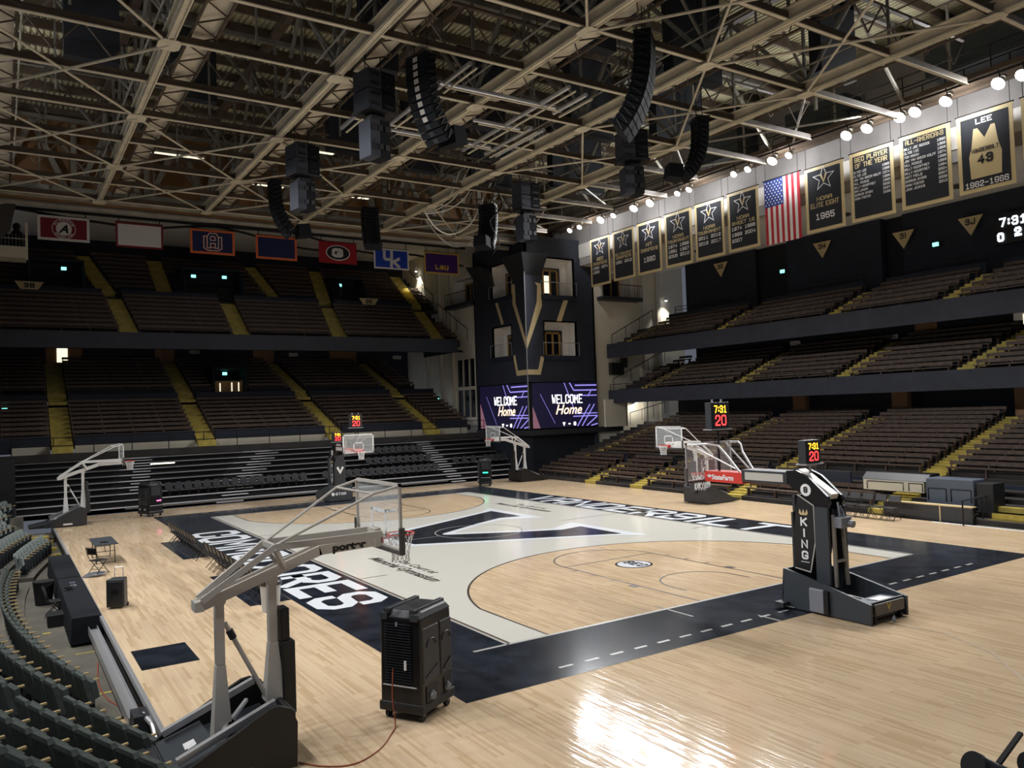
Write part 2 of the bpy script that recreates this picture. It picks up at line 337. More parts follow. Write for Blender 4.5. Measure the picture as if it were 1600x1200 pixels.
    for s in (1, -1):
        B_.face([(3.82, c+s*5.0, z), (3.84, c+s*2.3, z), (2.75, c+s*2.5, z), (1.2, c+s*1.75, z), (-1.45, c+s*.2, z), (-1.55, c, z), (-3.6, c, z), (-3.5, c+s*1.38, z)])
    B_.build('court_logo', 'paint_navy', fl)
    m = MB(); z = .011; strip([(1.83*math.cos(2*PI*i/48), 1.83*math.sin(2*PI*i/48), z) for i in range(49)], .045); strip([(-3.4, 0, z), (-1.83, 0, z)], .04); m.build('center_circle', 'paint_silver', fl)
    # sideline words
    z = .006
    m = MB(); btext(m, 'COMMODORES', (-9.93, 8.62, z), (0, -1, 0), (1, 0, 0), 2.02, 1.58, .19, .36, 0, 'l'); m.build('sideline_lettering', 'paint_white', fl)
    m = MB(); btext(m, 'VANDERBILT', (7.85, 8.75, z), (0, -1, 0), (1, 0, 0), 1.98, 1.58, .22, .36, .10, 'l'); m.build('sideline_lettering', 'paint_white', fl)
    for ox, oy in ((-6.0, -5.1), (5.65, 5.4)):
        ftext('court_script', 'The Court at', 'paint_line', .42, (ox+.5, oy, z), (0, -1, 0), (1, 0, 0), fl, .008, .3, sx=1.2)
        ftext('court_script', 'Memorial Gymnasium', 'paint_line', .56, (ox-.05, oy, z), (0, -1, 0), (1, 0, 0), fl, .016, .3, sx=1.0)
    # round conference mark in each lane
    for s in (-1, 1):
        cy = s*9.62; ri = lambda r, z: [(p[0]+.1, p[1], p[2]) for p in ringpts(0, cy, r, 0, 2*PI, 32, z)[:-1]]
        m = MB(); m.face(ri(.60, .005)); m.build('lane_mark', 'paint_navy', fl)
        m = MB(); m.face(ri(.53, .007)); m.build('lane_mark', 'paint_white', fl)
        m = MB(); btext(m, 'SEC', (-.13+.1, cy, .009), (0, -1, 0), (1, 0, 0), .42, .27, .05, .09); m.build('lane_mark', 'paint_navy', fl)
        m = MB()
        for k in range(24):
            if abs(-7.6+.625*k) < 7.9: quad(m, -7.75+.65*k, -7.41+.65*k, s*16.33-.04, s*16.33+.04, .005)
        if s < 0: quad(m, -8.55, -7.75, -14.42, -14.33, .0055)
        if s < 0: strip([(-3.05, -14.45, .006), (-3.05, -15.3, .006)], .05); strip([(-1.82, -16.2, .006), (-1.82, -16.85, .006)], .05); strip([(3.05, -14.45, .006), (3.05, -15.3, .006)], .05)
        m.build('baseline_dash', 'paint_silver', fl)
    # dark mats painted beside the benches
    m = MB(); quad(m, -11.3, -10.13, 2.0, 7.0, .003); quad(m, -11.25, -10.13, -7.0, -2.0, .003); quad(m, -14.5, -13.37, -11.15, -9.5, .003); m.build('floor_mat', 'paint_navy', fl)
    m = MB(); strip([(-14.5, 14.6, .004), (-13, 16.2, .004), (-11.5, 16.95, .004), (-10.6, 17.9, .004)], .05); m.build('yellow_tape', 'yellow', fl)
    m = MB(); strip([(-.2, -18.3, .004), (0, -19.6, .004), (-.6, -20.9, .004), (-2.6, -22.8, .004), (-4.2, -23.6, .004)], .07); m.build('worn_tape', 'paint_tan', fl)
    # gutter along the left edge of the stage
    m = MB(); m.box(-14.73, -14.65, -27, 20.4, -.10, .015); m.build('stage_edge', 'silver', fl)
    m = MB(); m.box(-14.98, -14.78, -13.2, -5.2, -.42, -.30); m.box(-14.80, -14.78, -13.2, -5.2, -.42, -.22); m.box(-15.0, -14.98, -13.2, -5.2, -.42, -.22); m.build('cable_gutter', 'silver', fl)
court()
m = MB(); m.box(-19, -14.62, -32, 20.5, -.9, -.7); struct(m.build('floor', 'concrete'))
m = MB()
for (a, b, y, w) in ((-15.35, -14.62, -6.15, .07), (-15.2, -14.62, -9.8, .09), (-15.95, -15.75, -3.3, .14), (-15.95, -15.7, 3.0, .14)): m.box(a, b, y-w/2, y+w/2, -.7, -.694)
struct(m.build('floor', 'yellow'))
for k in range(4):
    m = MB(); m.box(-16.3+.1*k, -15.1+.1*k, 14.4-1.1*k-.3, 14.4-1.1*k+.8, -.7, -.12-.14*k); struct(m.build('floor', 'concrete'))
    m = MB(); m.box(-16.2+.1*k, -15.0+.1*k, 14.4-1.1*k-.34, 14.4-1.1*k-.04, -.12-.14*k-.16, -.115-.14*k); struct(m.build('floor', 'yellow'))

# ------------------------------------------------------------------ the stands
FAR = lambda a, b, z: (a, b, z)                    # rows run along x, rise away along y
RIGHT = lambda a, b, z: (b+.035*(-a), -a, z)       # rows run along y (a = -y, so a grows to the right of the picture), rise along x
def tier(P, amin, amax, stairs, b0, z0, n, run, rise, place, group, skip=None, stair_ends=(0, 0), backs=True, sw=1.15, deck_min=None):
    b1 = b0+n*run
    at = lambda s, b: s[0]+(s[1]-s[0])*(b-b0)/(b1-b0)
    m = MB()
    for i in range(n):
        b, z = b0+i*run, z0+i*rise
        dm = amin if deck_min is None else deck_min
        m.hull8([P(dm, b, z-rise-.15), P(amax, b, z-rise-.15), P(amax, b+run, z-rise-.15), P(dm, b+run, z-rise-.15), P(dm, b, z), P(amax, b, z), P(amax, b+run, z), P(dm, b+run, z)])
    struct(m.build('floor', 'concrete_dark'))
    edges = [(amin, amin)]+list(stairs)+[(amax, amax)]; nb = len(edges)-1
    for k in range(nb):
        where = ('left of the first stairs' if k == 0 else 'right of the last stairs' if k == nb-1 else f'between {ORD[k-1]} and {ORD[k]} stairs')
        for i in range(n):
            b, z = b0+i*run, z0+i*rise
            lo = at(edges[k], b)+(sw/2+.04 if k else .05); hi = at(edges[k+1], b)-(sw/2+.04 if k < nb-1 else .05)
            segs = [(lo, hi)]
            if skip:
                for s0, s1, i0, i1 in skip:
                    if i0 <= i <= i1:
                        new = []
                        for q0, q1 in segs:
                            if s1 <= q0 or s0 >= q1: new.append((q0, q1)); continue
                            if s0 > q0+.8: new.append((q0, s0))
                            if s1 < q1-.8: new.append((s1, q1))
                        segs = new
            for j, (q0, q1) in enumerate(segs):
                if q1-q0 < .9: continue
                m = MB()
                def slab(x0, x1, c0, c1, h0, h1):
                    m.hull8([P(x0, b+c0, z+h0), P(x1, b+c0, z+h0), P(x1, b+c1, z+h0), P(x0, b+c1, z+h0), P(x0, b+c0, z+h1), P(x1, b+c0, z+h1), P(x1, b+c1, z+h1), P(x0, b+c1, z+h1)])
                slab(q0, q1, .28, .58, .36, .42)
                if backs: slab(q0, q1, .62, .66, .52, .70)
                c = max(2, int((q1-q0)/1.7)+1)
                for s in range(c):
                    x = q0+.08+(q1-q0-.16)*s/(c-1)
                    slab(x-.03, x+.03, .34, .52, 0, .36)
                    if backs: slab(x-.03, x+.03, .60, .63, .3, .64)
                o = m.build('bench', 'bench')
                side = '' if len(segs) < 2 else (' left piece' if j == 0 else ' right piece')
                tag(o, f'brown bench{side} in {ORD[i]} row up, {place}, {where}', 'bench', group)
    for k, s in enumerate(stairs):
        m = MB(); e0, e1 = stair_ends
        for i in range(-e0, n+e1):
            b, z = b0+i*run, z0+i*rise
            for h, (c0, c1) in ((0, (-.03, run/2)), (rise/2, (run/2, run-.03))):
                a = at(s, b+c0); lo, hi = a-sw/2, a+sw/2; t = z+h+.03
                m.hull8([P(lo, b+c0, t-rise-.1), P(hi, b+c0, t-rise-.1), P(hi, b+c1, t-rise-.1), P(lo, b+c1, t-rise-.1), P(lo, b+c0, t), P(hi, b+c0, t), P(hi, b+c1, t), P(lo, b+c1, t)])
        o = m.build('aisle_stairs', 'yellow')
        tag(o, f'yellow painted aisle stairs, {ORD[k]} from the left in the {place}', 'stairs', 'yellow aisle stairs of the '+place)
    return at
def pbox(m, P, a0, a1, b0, b1, z0, z1):
    m.hull8([P(a0, b0, z0), P(a1, b0, z0), P(a1, b1, z0), P(a0, b1, z0), P(a0, b0, z1), P(a1, b0, z1), P(a1, b1, z1), P(a0, b1, z1)])
def wall(name, P, mat_, *boxes):
    m = MB()
    for b in boxes: pbox(m, P, *b)
    return struct(m.build(name, mat_))
def rail(P, a0, a1, b, z, h, label, step=1.5, bars=(1.0, .5), skip=()):
    r = thing('guard_rail', label, 'railing', P((a0+a1)/2, b, z), world=True)
    m = MB()
    for f in bars: m.tube(P(a0, b, z+h*f), P(a1, b, z+h*f), .028, 5)
    m.build('rail_bar', 'rail', r)
    n = max(2, int(abs(a1-a0)/step)+1)
    for i in range(n):
        q = MB(); a = a0+(a1-a0)*i/(n-1); q.tube(P(a, b, z), P(a, b, z+h), .03, 5); q.build('rail_post', 'rail', r)

# far side, lower stand
XL, XR = -16.9, 17.55
st_lo = [(-13.6, -13.3), (-5.1, -4.9), (4.0, 3.6), (12.0, 12.2)]
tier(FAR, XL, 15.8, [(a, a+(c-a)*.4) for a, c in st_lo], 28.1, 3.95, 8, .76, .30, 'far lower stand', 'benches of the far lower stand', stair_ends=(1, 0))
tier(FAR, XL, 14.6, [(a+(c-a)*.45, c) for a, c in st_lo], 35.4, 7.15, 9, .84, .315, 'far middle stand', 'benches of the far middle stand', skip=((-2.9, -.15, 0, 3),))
wall('wall_far_lower', FAR, 'navy_wall', *[(a, b, 28.0, 28.08, 3.35, 4.35) for a, b in ((XL, -14.25), (-12.9, -5.75), (-4.4, 3.35), (4.7, 11.35), (12.7, 15.4))])
wall('wall_far_lower', FAR, 'cream_trim', *[(a, b, 27.94, 28.0, 3.25, 3.75) for a, b in ((XL+.6, -14.25), (-12.9, -5.75), (-4.4, 3.35), (4.7, 11.35), (12.7, 15.4))])
wall('wall_far_middle', FAR, 'navy_wall', *[(a, b, 34.35, 34.5, 6.1, 7.15) for a, b in ((XL, -14.1), (12.7, 15.7), (-12.8, -5.65), (-4.35, 3.2), (4.4, 11.5))])
wall('floor', FAR, 'concrete_dark', (XL, 16, 34.1, 35.5, 6.0, 6.4), (XL, 17, 27.0, 28.2, 2.7, 3.25))
wall('wall_far_middle', FAR, 'navy_wall', *[(a, b, 35.38, 35.46, 6.3, 7.45) for a, b in ((-12.8, -5.65), (-4.35, -3.0), (-.1, 3.2), (4.4, 11.5))])
for x_ in (-13.45, -5.02, 3.8, 12.1):
    m = MB(); m.box(x_-.57, x_+.57, 34.1, 34.8, 6.2, 6.62); m.box(x_-.57, x_+.57, 34.8, 35.37, 6.2, 6.88); struct(m.build('floor', 'yellow'))
wall('wall_far_back', FAR, 'navy_wall', (XL, XR, 43.4, 43.6, 8, 13))
rail(FAR, -16.3, 16.8, 27.6, 3.25, 1.0, 'long black guard rail along the front of the far lower stand', 2.1)
# portal with a glimpse of doors in the middle stand
wall('wall_portal', FAR, 'navy_dark', (-2.9, -2.7, 35.6, 38.4, 6.4, 9.1), (-.35, -.15, 35.6, 38.4, 6.4, 9.1), (-2.9, -.15, 35.6, 38.4, 9.0, 9.2), (-2.9, -.15, 38.2, 38.4, 6.4, 9.1))
def double_door(P, a0, a1, b, z0, z1, label, glow=None, matd='door_wood'):
    d = thing('double_door', label, 'door', P((a0+a1)/2, b, z0), world=True); mid = (a0+a1)/2
    for q0, q1 in ((a0, mid-.01), (mid+.01, a1)):
        m = MB(); pbox(m, P, q0, q1, b-.06, b, z0, z1); m.build('door_leaf', matd, d)
    if glow:
        m = MB()
        for g in glow: pbox(m, P, *g)
        m.build('door_light', 'door_light', d, label='lit pane')
    m = MB(); pbox(m, P, a0-.08, a0, b-.09, b, z0, z1+.08); pbox(m, P, a1, a1+.08, b-.09, b, z0, z1+.08); m.build('door_frame', matd, d)
double_door(FAR, -2.6, -.55, 36.2, 7.18, 8.08, 'pair of doors with lit slits in the dark portal of the far middle stand',
            [(-2.25, -2.17, 36.12, 36.14, 7.25, 7.9), (-1.35, -1.27, 36.12, 36.14, 7.25, 7.95), (-.82, -.74, 36.12, 36.14, 7.25, 7.95)], 'gold_wood')
double_door(FAR, -13.7, -11.3, 43.38, 9.95, 12.0, 'brown doors standing open on a lit corridor behind the far middle stand', [(-13.0, -12.25, 43.28, 43.3, 10.0, 11.45)])
double_door(FAR, -5.75, -4.35, 43.38, 9.95, 12.0, 'closed pair of brown doors above second stairs of the far middle stand')
double_door(FAR, 2.4, 4.1, 43.38, 9.95, 12.0, 'closed brown doors above third stairs of the far middle stand')
double_door(FAR, 9.5, 12.0, 43.38, 9.95, 12.0, 'closed wide brown doors above fourth stairs of the far middle stand')
def pa_box(P, a, b, z, label):
    t = thing('wall_light', label, 'light', P(a, b, z), world=True)
    m = MB(); pbox(m, P, a-.4, a+.4, b-.12, b, z, z+.3); m.build('housing', 'white', t, label='white housing')
    m = MB(); pbox(m, P, a-.36, a+.36, b-.13, b-.12, z+.04, z+.26); m.build('diffuser', 'trash', t)
pa_box(FAR, -2.7, 43.2, 10.75, 'small white box light on the back wall right of second brown doors')
pa_box(FAR, 5.9, 43.2, 10.6, 'small white box light on the back wall right of third brown doors')
pa_box(FAR, 14.9, 40.2, 10.2, 'small white box light below the right end of the far balcony')
# far balcony
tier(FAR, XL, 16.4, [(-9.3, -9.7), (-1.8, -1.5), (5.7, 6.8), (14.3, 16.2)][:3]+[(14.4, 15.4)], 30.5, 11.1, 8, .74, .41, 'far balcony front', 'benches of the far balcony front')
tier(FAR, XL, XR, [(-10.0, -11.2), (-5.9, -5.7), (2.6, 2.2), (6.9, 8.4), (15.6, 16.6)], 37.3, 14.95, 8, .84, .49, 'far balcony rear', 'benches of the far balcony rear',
     skip=((-15.0, -11.3, 0, 4), (-4.5, .2, 0, 3), (8.2, 11.0, 0, 3)))
wall('wall_far_balcony', FAR, 'fascia', (-16.85, 15.8, 29.9, 30.05, 10.05, 11.15), (15.65, 15.8, 30, 36, 10.05, 11.15))
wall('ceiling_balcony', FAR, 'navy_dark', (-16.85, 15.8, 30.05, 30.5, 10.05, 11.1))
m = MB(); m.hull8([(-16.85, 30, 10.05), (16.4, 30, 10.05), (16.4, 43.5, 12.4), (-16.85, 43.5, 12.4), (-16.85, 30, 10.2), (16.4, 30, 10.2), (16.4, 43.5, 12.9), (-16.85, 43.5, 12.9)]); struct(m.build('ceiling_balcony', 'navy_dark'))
wall('wall_far_balcony', FAR, 'navy_wall', *[(a, b, 36.4, 36.5, 14.0, 15.0) for a, b in ((XL, -10.4), (-9.1, -6.5), (-6.5, -2.2), (-.9, 6.1), (7.5, 14.8))])
wall('floor', FAR, 'concrete_dark', (XL, XR, 36.3, 37.4, 14.2, 14.4))
wall('wall_far_balcony', FAR, 'navy_wall', *[(a, b, 37.22, 37.3, 14.3, 15.3) for a, b in ((-9.2, -6.6), (-5.2, -4.4), (.2, 1.9), (3.3, 6.2), (7.6, 8.3), (11, 14.9))])
for a0, a1, pl in ((-15.0, -11.4, 'left'), (-4.5, .15, 'middle'), (8.3, 10.9, 'right')):
    m = MB(); zt = 17.2; P = [(a0, 37.2, 14.4), (a0, 41.2, 14.4), (a0, 41.2, zt+.4), (a0+.0, 38.2, zt), (a0, 37.2, 16.0)]
    m.ext(P, (.15, 0, 0)); m.ext([(x-a0+a1-.15, y, z) for x, y, z in P], (.15, 0, 0)); m.box(a0, a1, 38.2, 41.2, zt, zt+.15); m.box(a0, a1, 39.8, 40, 14.4, zt)
    struct(m.build('wall_portal', 'navy_wall'))
wall('wall_far_top', FAR, 'navy_dark', (XL, XR, 44.1, 44.3, 17.5, 20.3))
wall('ceiling_far', FAR, 'soffit', (XL, XR, 33.2, 44.3, 20.15, 20.3))
wall('wall_far_truss', FAR, 'wood_brown', (XL-2, 24, 25.0, 25.2, 18.2, 23.6))
wall('wall_far_truss', FAR, 'navy_dark', (XL-2, 24, 33.2, 33.4, 20.2, 24.5))
wall('wall_left', FAR, 'black', (XL-.2, XL, 20.6, 44.3, -1, 18.4), (XL, -16.22, 20.6, 20.75, -1, 3.3))  # second box is an added dark sheet that blacks out the corner
# right side, lower stand
st_r = [(-18.2, -18.5), (-7.5, -7.4), (.05, .15), (8.5, 8.3)]
RA, RB = -19.4, 16; DK = -21.2
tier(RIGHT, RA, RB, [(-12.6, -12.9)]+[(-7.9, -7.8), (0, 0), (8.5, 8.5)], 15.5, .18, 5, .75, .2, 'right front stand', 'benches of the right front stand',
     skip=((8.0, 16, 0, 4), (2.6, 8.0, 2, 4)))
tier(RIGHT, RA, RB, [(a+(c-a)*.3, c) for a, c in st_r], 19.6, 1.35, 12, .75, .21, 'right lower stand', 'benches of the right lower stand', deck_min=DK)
wall('wall_right_front', RIGHT, 'navy_wall', (-17.6, -13.3, 19.3, 19.4, .9, 1.75), (-12.0, -8.4, 19.3, 19.4, .9, 1.75), (-7.0, -.6, 19.3, 19.4, .9, 1.7), (-19.4, RB, 19.3, 19.6, .4, 1.15))
wall('wall_right_portal', RIGHT, 'navy_dark', (RA, RB, 30.2, 30.4, 3.2, 6.6))
for k, y in enumerate((5.9, -1.3, -8.3)):
    m = MB(); m.box(28.9, 29.3, y-.5, y+.5, 3.6, 5.6); struct(m.build('wall_pillar', 'door_wood'))
# right mezzanine
st_m = [(-18.0, -17.2), (-8.3, -8.2), (-.4, .2), (6.8, 8.0)]
def RM(a, b, z): return (b, -a, z)
tier(RM, RA, RB, st_m, 25.3, 6.15, 8, .75, .31, 'right mezzanine', 'benches of the right mezzanine', deck_min=DK)
wall('wall_right_mezzanine', RM, 'fascia', (-21.2, RB, 24.9, 25.05, 5.3, 6.35))
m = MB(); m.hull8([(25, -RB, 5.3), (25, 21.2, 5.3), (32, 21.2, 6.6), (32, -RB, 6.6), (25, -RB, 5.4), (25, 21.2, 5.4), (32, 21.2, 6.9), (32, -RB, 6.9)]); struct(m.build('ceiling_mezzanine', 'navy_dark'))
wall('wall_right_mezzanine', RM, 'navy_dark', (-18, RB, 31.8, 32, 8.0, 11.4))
double_door(RM, .95, 2.2, 31.75, 8.6, 10.4, 'brown doors above the third stairs of the right mezzanine')
rail(RM, -21.2, -8.9, 25.1, 6.3, .5, 'thin rail on the left half of the right mezzanine front', 1.8, (1.0,))
rail(RM, -7.6, -1.0, 25.1, 6.3, .45, 'thin rail on the middle of the right mezzanine front', 1.8, (1.0,))
pa_box(lambda a, b, z: (b, -a, z), -8.0, 31.6, 9.0, 'small white box light at the back of the right mezzanine, second from left')
pa_box(lambda a, b, z: (b, -a, z), -.6, 31.6, 8.75, 'small white box light at the back of the right mezzanine, beside brown doors')
t = thing('lit_box', 'bright white lit box at right edge above the right mezzanine', 'light', (30, -8.6, 8.9), world=True)
m = MB(); m.box(29.9, 30.2, -9.6, -7.5, 9.0, 9.6); m.build('housing', 'white', t); m = MB(); m.box(29.86, 29.9, -9.5, -8.0, 8.75, 9.3); m.build('diffuser', 'door_light', t)
# right balcony
st_b = [(-19.6, -18.8), (-9.8, -9.2), (-.8, 0), (6.2, 7.2)]
tier(RM, RA, RB, st_b, 25.3, 9.95, 5, .74, .36, 'right balcony', 'benches of the right balcony', deck_min=DK)
wall('wall_right_balcony', RM, 'fascia', (-21.2, RB, 24.9, 25.05, 8.95, 10.1))
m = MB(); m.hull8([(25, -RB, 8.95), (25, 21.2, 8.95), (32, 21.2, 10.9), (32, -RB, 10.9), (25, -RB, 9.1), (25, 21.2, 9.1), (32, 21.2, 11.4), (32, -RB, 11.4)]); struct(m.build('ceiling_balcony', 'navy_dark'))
wall('wall_right_balcony', RM, 'navy_wall', *[(a, b, 29.05, 29.15, 11.2, 12.35) for a, b in ((-18.2, -9.9), (-8.6, -.7), (.7, 6.6), (7.8, RB))])
wall('floor', RM, 'concrete_dark', (RA, RB, 29, 31, 11.3, 11.5))
for k, y in enumerate((14.5, 4.3, -4.2)): wall('wall_right_top', RM, 'navy_wall', (-y-3.2, -y+4.0, 30.6-.25*(k % 2), 30.9, 11.5, 16.45))
wall('wall_right_top', RM, 'navy_dark', (-17.5, RB, 31.0, 31.2, 11.4, 16.5))
rail(RM, -17.5, -10, 29.1, 12.35, .5, 'dark rail on the balcony back wall, left stretch', 1.6, (1.0, .5))
rail(RM, -8.5, -.8, 29.1, 12.35, .5, 'dark rail on the balcony back wall, middle stretch', 1.6, (1.0, .5))
rail(RM, 1.5, 7.0, 29.1, 12.35, .5, 'dark rail on the balcony back wall, right stretch', 1.6, (1.0, .5))
wall('ceiling_right', RM, 'soffit', (-21.3, RB, 22.6, 31.2, 16.4, 16.5))
wall('wall_right_fascia', RM, 'grey_wall', (-34, RB, 22.5, 22.7, 16.4, 24.5))
wall('trim_1', RM, 'soffit', (-21.3, RB, 22.44, 22.52, 17.0, 18.1))
for k, (y, sz) in enumerate(((12.6, 1), (8.2, 1), (4.8, 1), (.6, 1), (-3.2, 1), (-6.4, 1))):
    t = thing('ceiling_vent', f'round dark vent, {ORD[k]} from the left in the white balcony ceiling', 'vent', (27, y, 16.38), world=True)
    m = MB(); m.tube((27.0, y, 16.30), (27.0, y, 16.40), .42, 16); m.build('vent_cone', 'goal_dark', t)
    t2 = thing('downlight', f'small bright downlight, {ORD[k]} from the left in the white balcony ceiling', 'light', (25.2, y-1.4, 16.38), world=True)
    m = MB(); m.tube((25.2, y-1.4, 16.37), (25.2, y-1.4, 16.40), .14, 12); m.build('lens', 'downlight', t2)
    m = MB(); m.lathe((25.2, y-1.4, 16.36), [(.14, 0), (.2, 0), (.2, .04), (.14, .04)], 14); m.build('trim_ring', 'white', t2)
# triangular section signs and exit signs
for k, (y, z, tx) in enumerate(((13.5, 15.35, '3G'), (4.45, 15.2, '3H'), (-1.3, 14.75, '3I'), (-5.35, 14.75, '3J'))):
    t = thing('section_sign', f'gold triangular section sign reading {tx} hanging on the dark balcony wall', 'sign', (30.2, y, z), world=True)
    m = MB(); m.ext([(30.2, y+.7, z+.5), (30.2, y-.7, z+.5), (30.2, y, z-.6)], (-.06, 0, 0)); m.build('sign_plate', 'gold', t); m = MB(); m.box(30.2, 30.68, y-.04, y+.04, z+.2, z+.28); m.build('bracket', 'black', t)
    m = MB(); btext(m, tx, (30.12, y, z+.02), (0, -1, 0), (0, 0, 1), .36, .26, .05, .07); m.build('lettering', 'black', t)
for x, y, z, lb in ((-12.73, 38.3, 16.65, 'green exit light in the left portal of the far balcony'), (-3.6, 38.3, 16.65, 'green exit light on left side of the middle far balcony portal'), (-1.2, 38.3, 16.7, 'green exit light on right side of the middle far balcony portal'),
                    (8.7, 38.3, 16.6, 'green exit light in the right portal of the far balcony'), (-1.43, 37.9, 8.75, 'green exit light over the doors in the far middle stand'),
                    (17.45, 37.0, 6.3, 'green exit light at right end of the far lower stand'), (-16.6, 34, 6.36, 'green exit light on the dark left wall')):
    t = tag(thing('exit_sign', lb, 'sign', (x, y, z), world=True), lb, 'sign')
    m = MB(); m.box(x-.17, x+.17, y-.06, y, z-.11, z+.11); m.build('sign_box', 'exit_glow', t); m = MB(); m.box(x-.2, x+.2, y, y+.04, z-.14, z+.14); m.build('back_plate', 'black', t)
    if z > 16: m = MB(); m.box(x-.02, x+.02, y, y+.03, z+.1, 17.22); m.build('hanging_stem', 'black', t)
for y, z, lb in ((7.6, 14.2, 'green exit light on the dark balcony wall left of the second gold triangle'), (-3.4, 14.0, 'green exit light on the dark balcony wall between third and fourth gold triangles')):
    t = thing('exit_sign', lb, 'sign', (30, y, z), world=True)
    m = MB(); m.box(29.9, 29.96, y-.17, y+.17, z-.11, z+.11); m.build('sign_box', 'exit_glow', t); m = MB(); m.box(29.96, 30.0, y-.2, y+.2, z-.14, z+.14); m.box(30.0, 30.68, y-.03, y+.03, z-.03, z+.03); m.build('back_plate', 'black', t)
t = thing('scoreboard', 'dark scoreboard with white digits on the balcony wall at right edge', 'scoreboard', (30.1, -8.4, 13.4), world=True)
m = MB(); m.box(30.0, 30.2, -11.5, -6.7, 13.3, 15.0); m.build('board', 'black', t)
m = MB(); btext(m, '7:31', (29.96, -7.0, 14.25), (0, -1, 0), (0, 0, 1), .5, .34, .08, .09, 0, 'l'); btext(m, '0', (29.96, -6.85, 13.45), (0, -1, 0), (0, 0, 1), .5, .36, .1, .12, 0, 'l'); btext(m, '2', (29.96, -7.75, 13.6), (0, -1, 0), (0, 0, 1), .5, .36, .1, .12, 0, 'l'); m.build('digits', 'white_led', t)
for k, (x, y, z, P) in enumerate(((-12.9, 36.2, 15.45, 'left'), (-.5, 36.2, 15.0, 'middle'), (9.2, 36.2, 15.0, 'right'))):
    pass
for x, z, tx in ((-15.0, 15.15, '3B'), (10.6, 15.15, '3E')):
    t = thing('section_sign', f'gold upside down triangle sign reading {tx} on the far balcony middle wall', 'sign', (x, 36.3, z), world=True)
    m = MB(); m.ext([(x-.9, 36.32, z+.1), (x+.9, 36.32, z+.1), (x+.55, 36.32, z-.45), (x-.55, 36.32, z-.45)], (0, -.05, 0)); m.build('sign_plate', 'gold', t)
    m = MB(); btext(m, tx, (x, 36.25, z-.35), (1, 0, 0), (0, 0, 1), .34, .3, .06, .08); m.build('lettering', 'black', t)

# ------------------------------------------------------------------ telescopic bleachers on the floor
TB0, TBR, TBZ, TBH = 20.65, .77, .30, .31
def bleachers():
    t = thing('telescopic_bleachers', 'black telescopic bleachers with silver edged treads at the far end of the floor', 'bleachers', (0, 20.65, 0), world=True)
    x0, x1 = -16.2, 16.3
    for i in range(10):
        y, z = TB0+i*TBR, TBZ+i*TBH; xe = x1-.06*i
        m = MB(); m.box(x0, xe, y, y+TBR+.05, z-.05, z); m.box(x0, xe, y+.10, y+.14, max(0, z-.36), z-.05)
        m.build('tier_deck', 'black', t)
        m = MB(); m.box(x0, xe, y-.03, y+.05, z-.045, z+.012); m.build('tread_edge', 'tread', t, label='silver tread edge')
        if i < 9:
            m = MB()
            for a, b in ((x0, -11.1+.12*i), (-9.6+.14*i, -6.3+.5*i), (-4.3+.45*i, 9.5+.04*i), (11.2+.0*i, xe)):
                if b-a > .5 and i not in (0, ): m.box(a+.05, b-.05, y+.38, y+.66, z+.36, z+.40)
            if m.v: m.build('bench_board', 'black_gloss', t)
        for k, (a0, a1) in enumerate(((-6.25, -4.3), (9.65, 11.1), (-11.1, -9.7))):
            sh = (.5*i, .05*i, .16*i)[k]
            if k < 2 or i > 2:
                m = MB(); m.box(a0+sh*1.0+.15, a1+sh-.25, y-.36, y-.02, z-.19, z-.15); m.build('aisle_step', 'tread', t, label='silver aisle step')
    m = MB(); m.box(x0, x1, 20.75, 20.8, 0, .28); m.build('skirt', 'black', t)
    m = MB(); m.box(-11.0, 9.5, 20.4, 20.62, .17, .24); m.build('first_step', 'goal_dark', t)
bleachers()
def stadium_chair():
    t = thing('bleacher_chair', 'x', 'chair', (0, 0, 0))
    m = MB(); P = [(-.22, .0, .40), (.22, .0, .40), (.235, .03, .66), (.17, .05, .78), (0, .055, .82), (-.17, .05, .78), (-.235, .03, .66)]
    m.ext(P, (0, .05, 0)); m.build('backrest', 'charcoal', t, bevel=.02)
    m = MB(); m.box(-.21, .21, -.42, .0, .36, .44); m.build('seat', 'charcoal', t, bevel=.02)
    m = MB(); m.box(-.03, .03, -.2, -.1, 0, .37); m.box(-.2, .2, -.24, -.06, 0, .03); m.build('stand', 'black', t)
    return t
ch0 = stadium_chair(); first = True
for i, a, b, n, lab in ((1, -8.45, -.3, 16, 'front chair row left of the bleacher centre aisle'), (1, 1.2, 9.3, 16, 'front chair row in the middle bleacher section'), (3, 4.9, 9.55, 9, 'second chair row in the middle bleacher section'),
                        (5, 5.2, 9.6, 9, 'third chair row in the middle bleacher section'), (2, 11.4, 12.9, 3, 'chairs right of the right bleacher aisle'), (2, 14.0, 15.6, 4, 'chairs at right end of the bleachers')):
    for k in range(n):
        o = ch0 if first else copy_tree(ch0); first = False
        o.location = (a+(b-a)*k/(n-1), TB0+i*TBR+.52, TBZ+i*TBH)
        o['label'] = f'black round backed chair, {ORD[k]} from left, {lab}'; o['group'] = 'round backed chairs on the bleachers'
t = thing('tube_light', 'bright tube light glowing under the left part of the bleachers', 'light', (-8.2, 25.6, 2.2), world=True)
m = MB(); m.tube((-9.0, 24.9, 2.42), (-7.6, 24.9, 2.42), .04, 8); m.build('tube', 'tube_glow', t); m = MB(); m.box(-9.1, -7.5, 24.93, 25.0, 2.38, 2.47); m.build('housing', 'black', t)

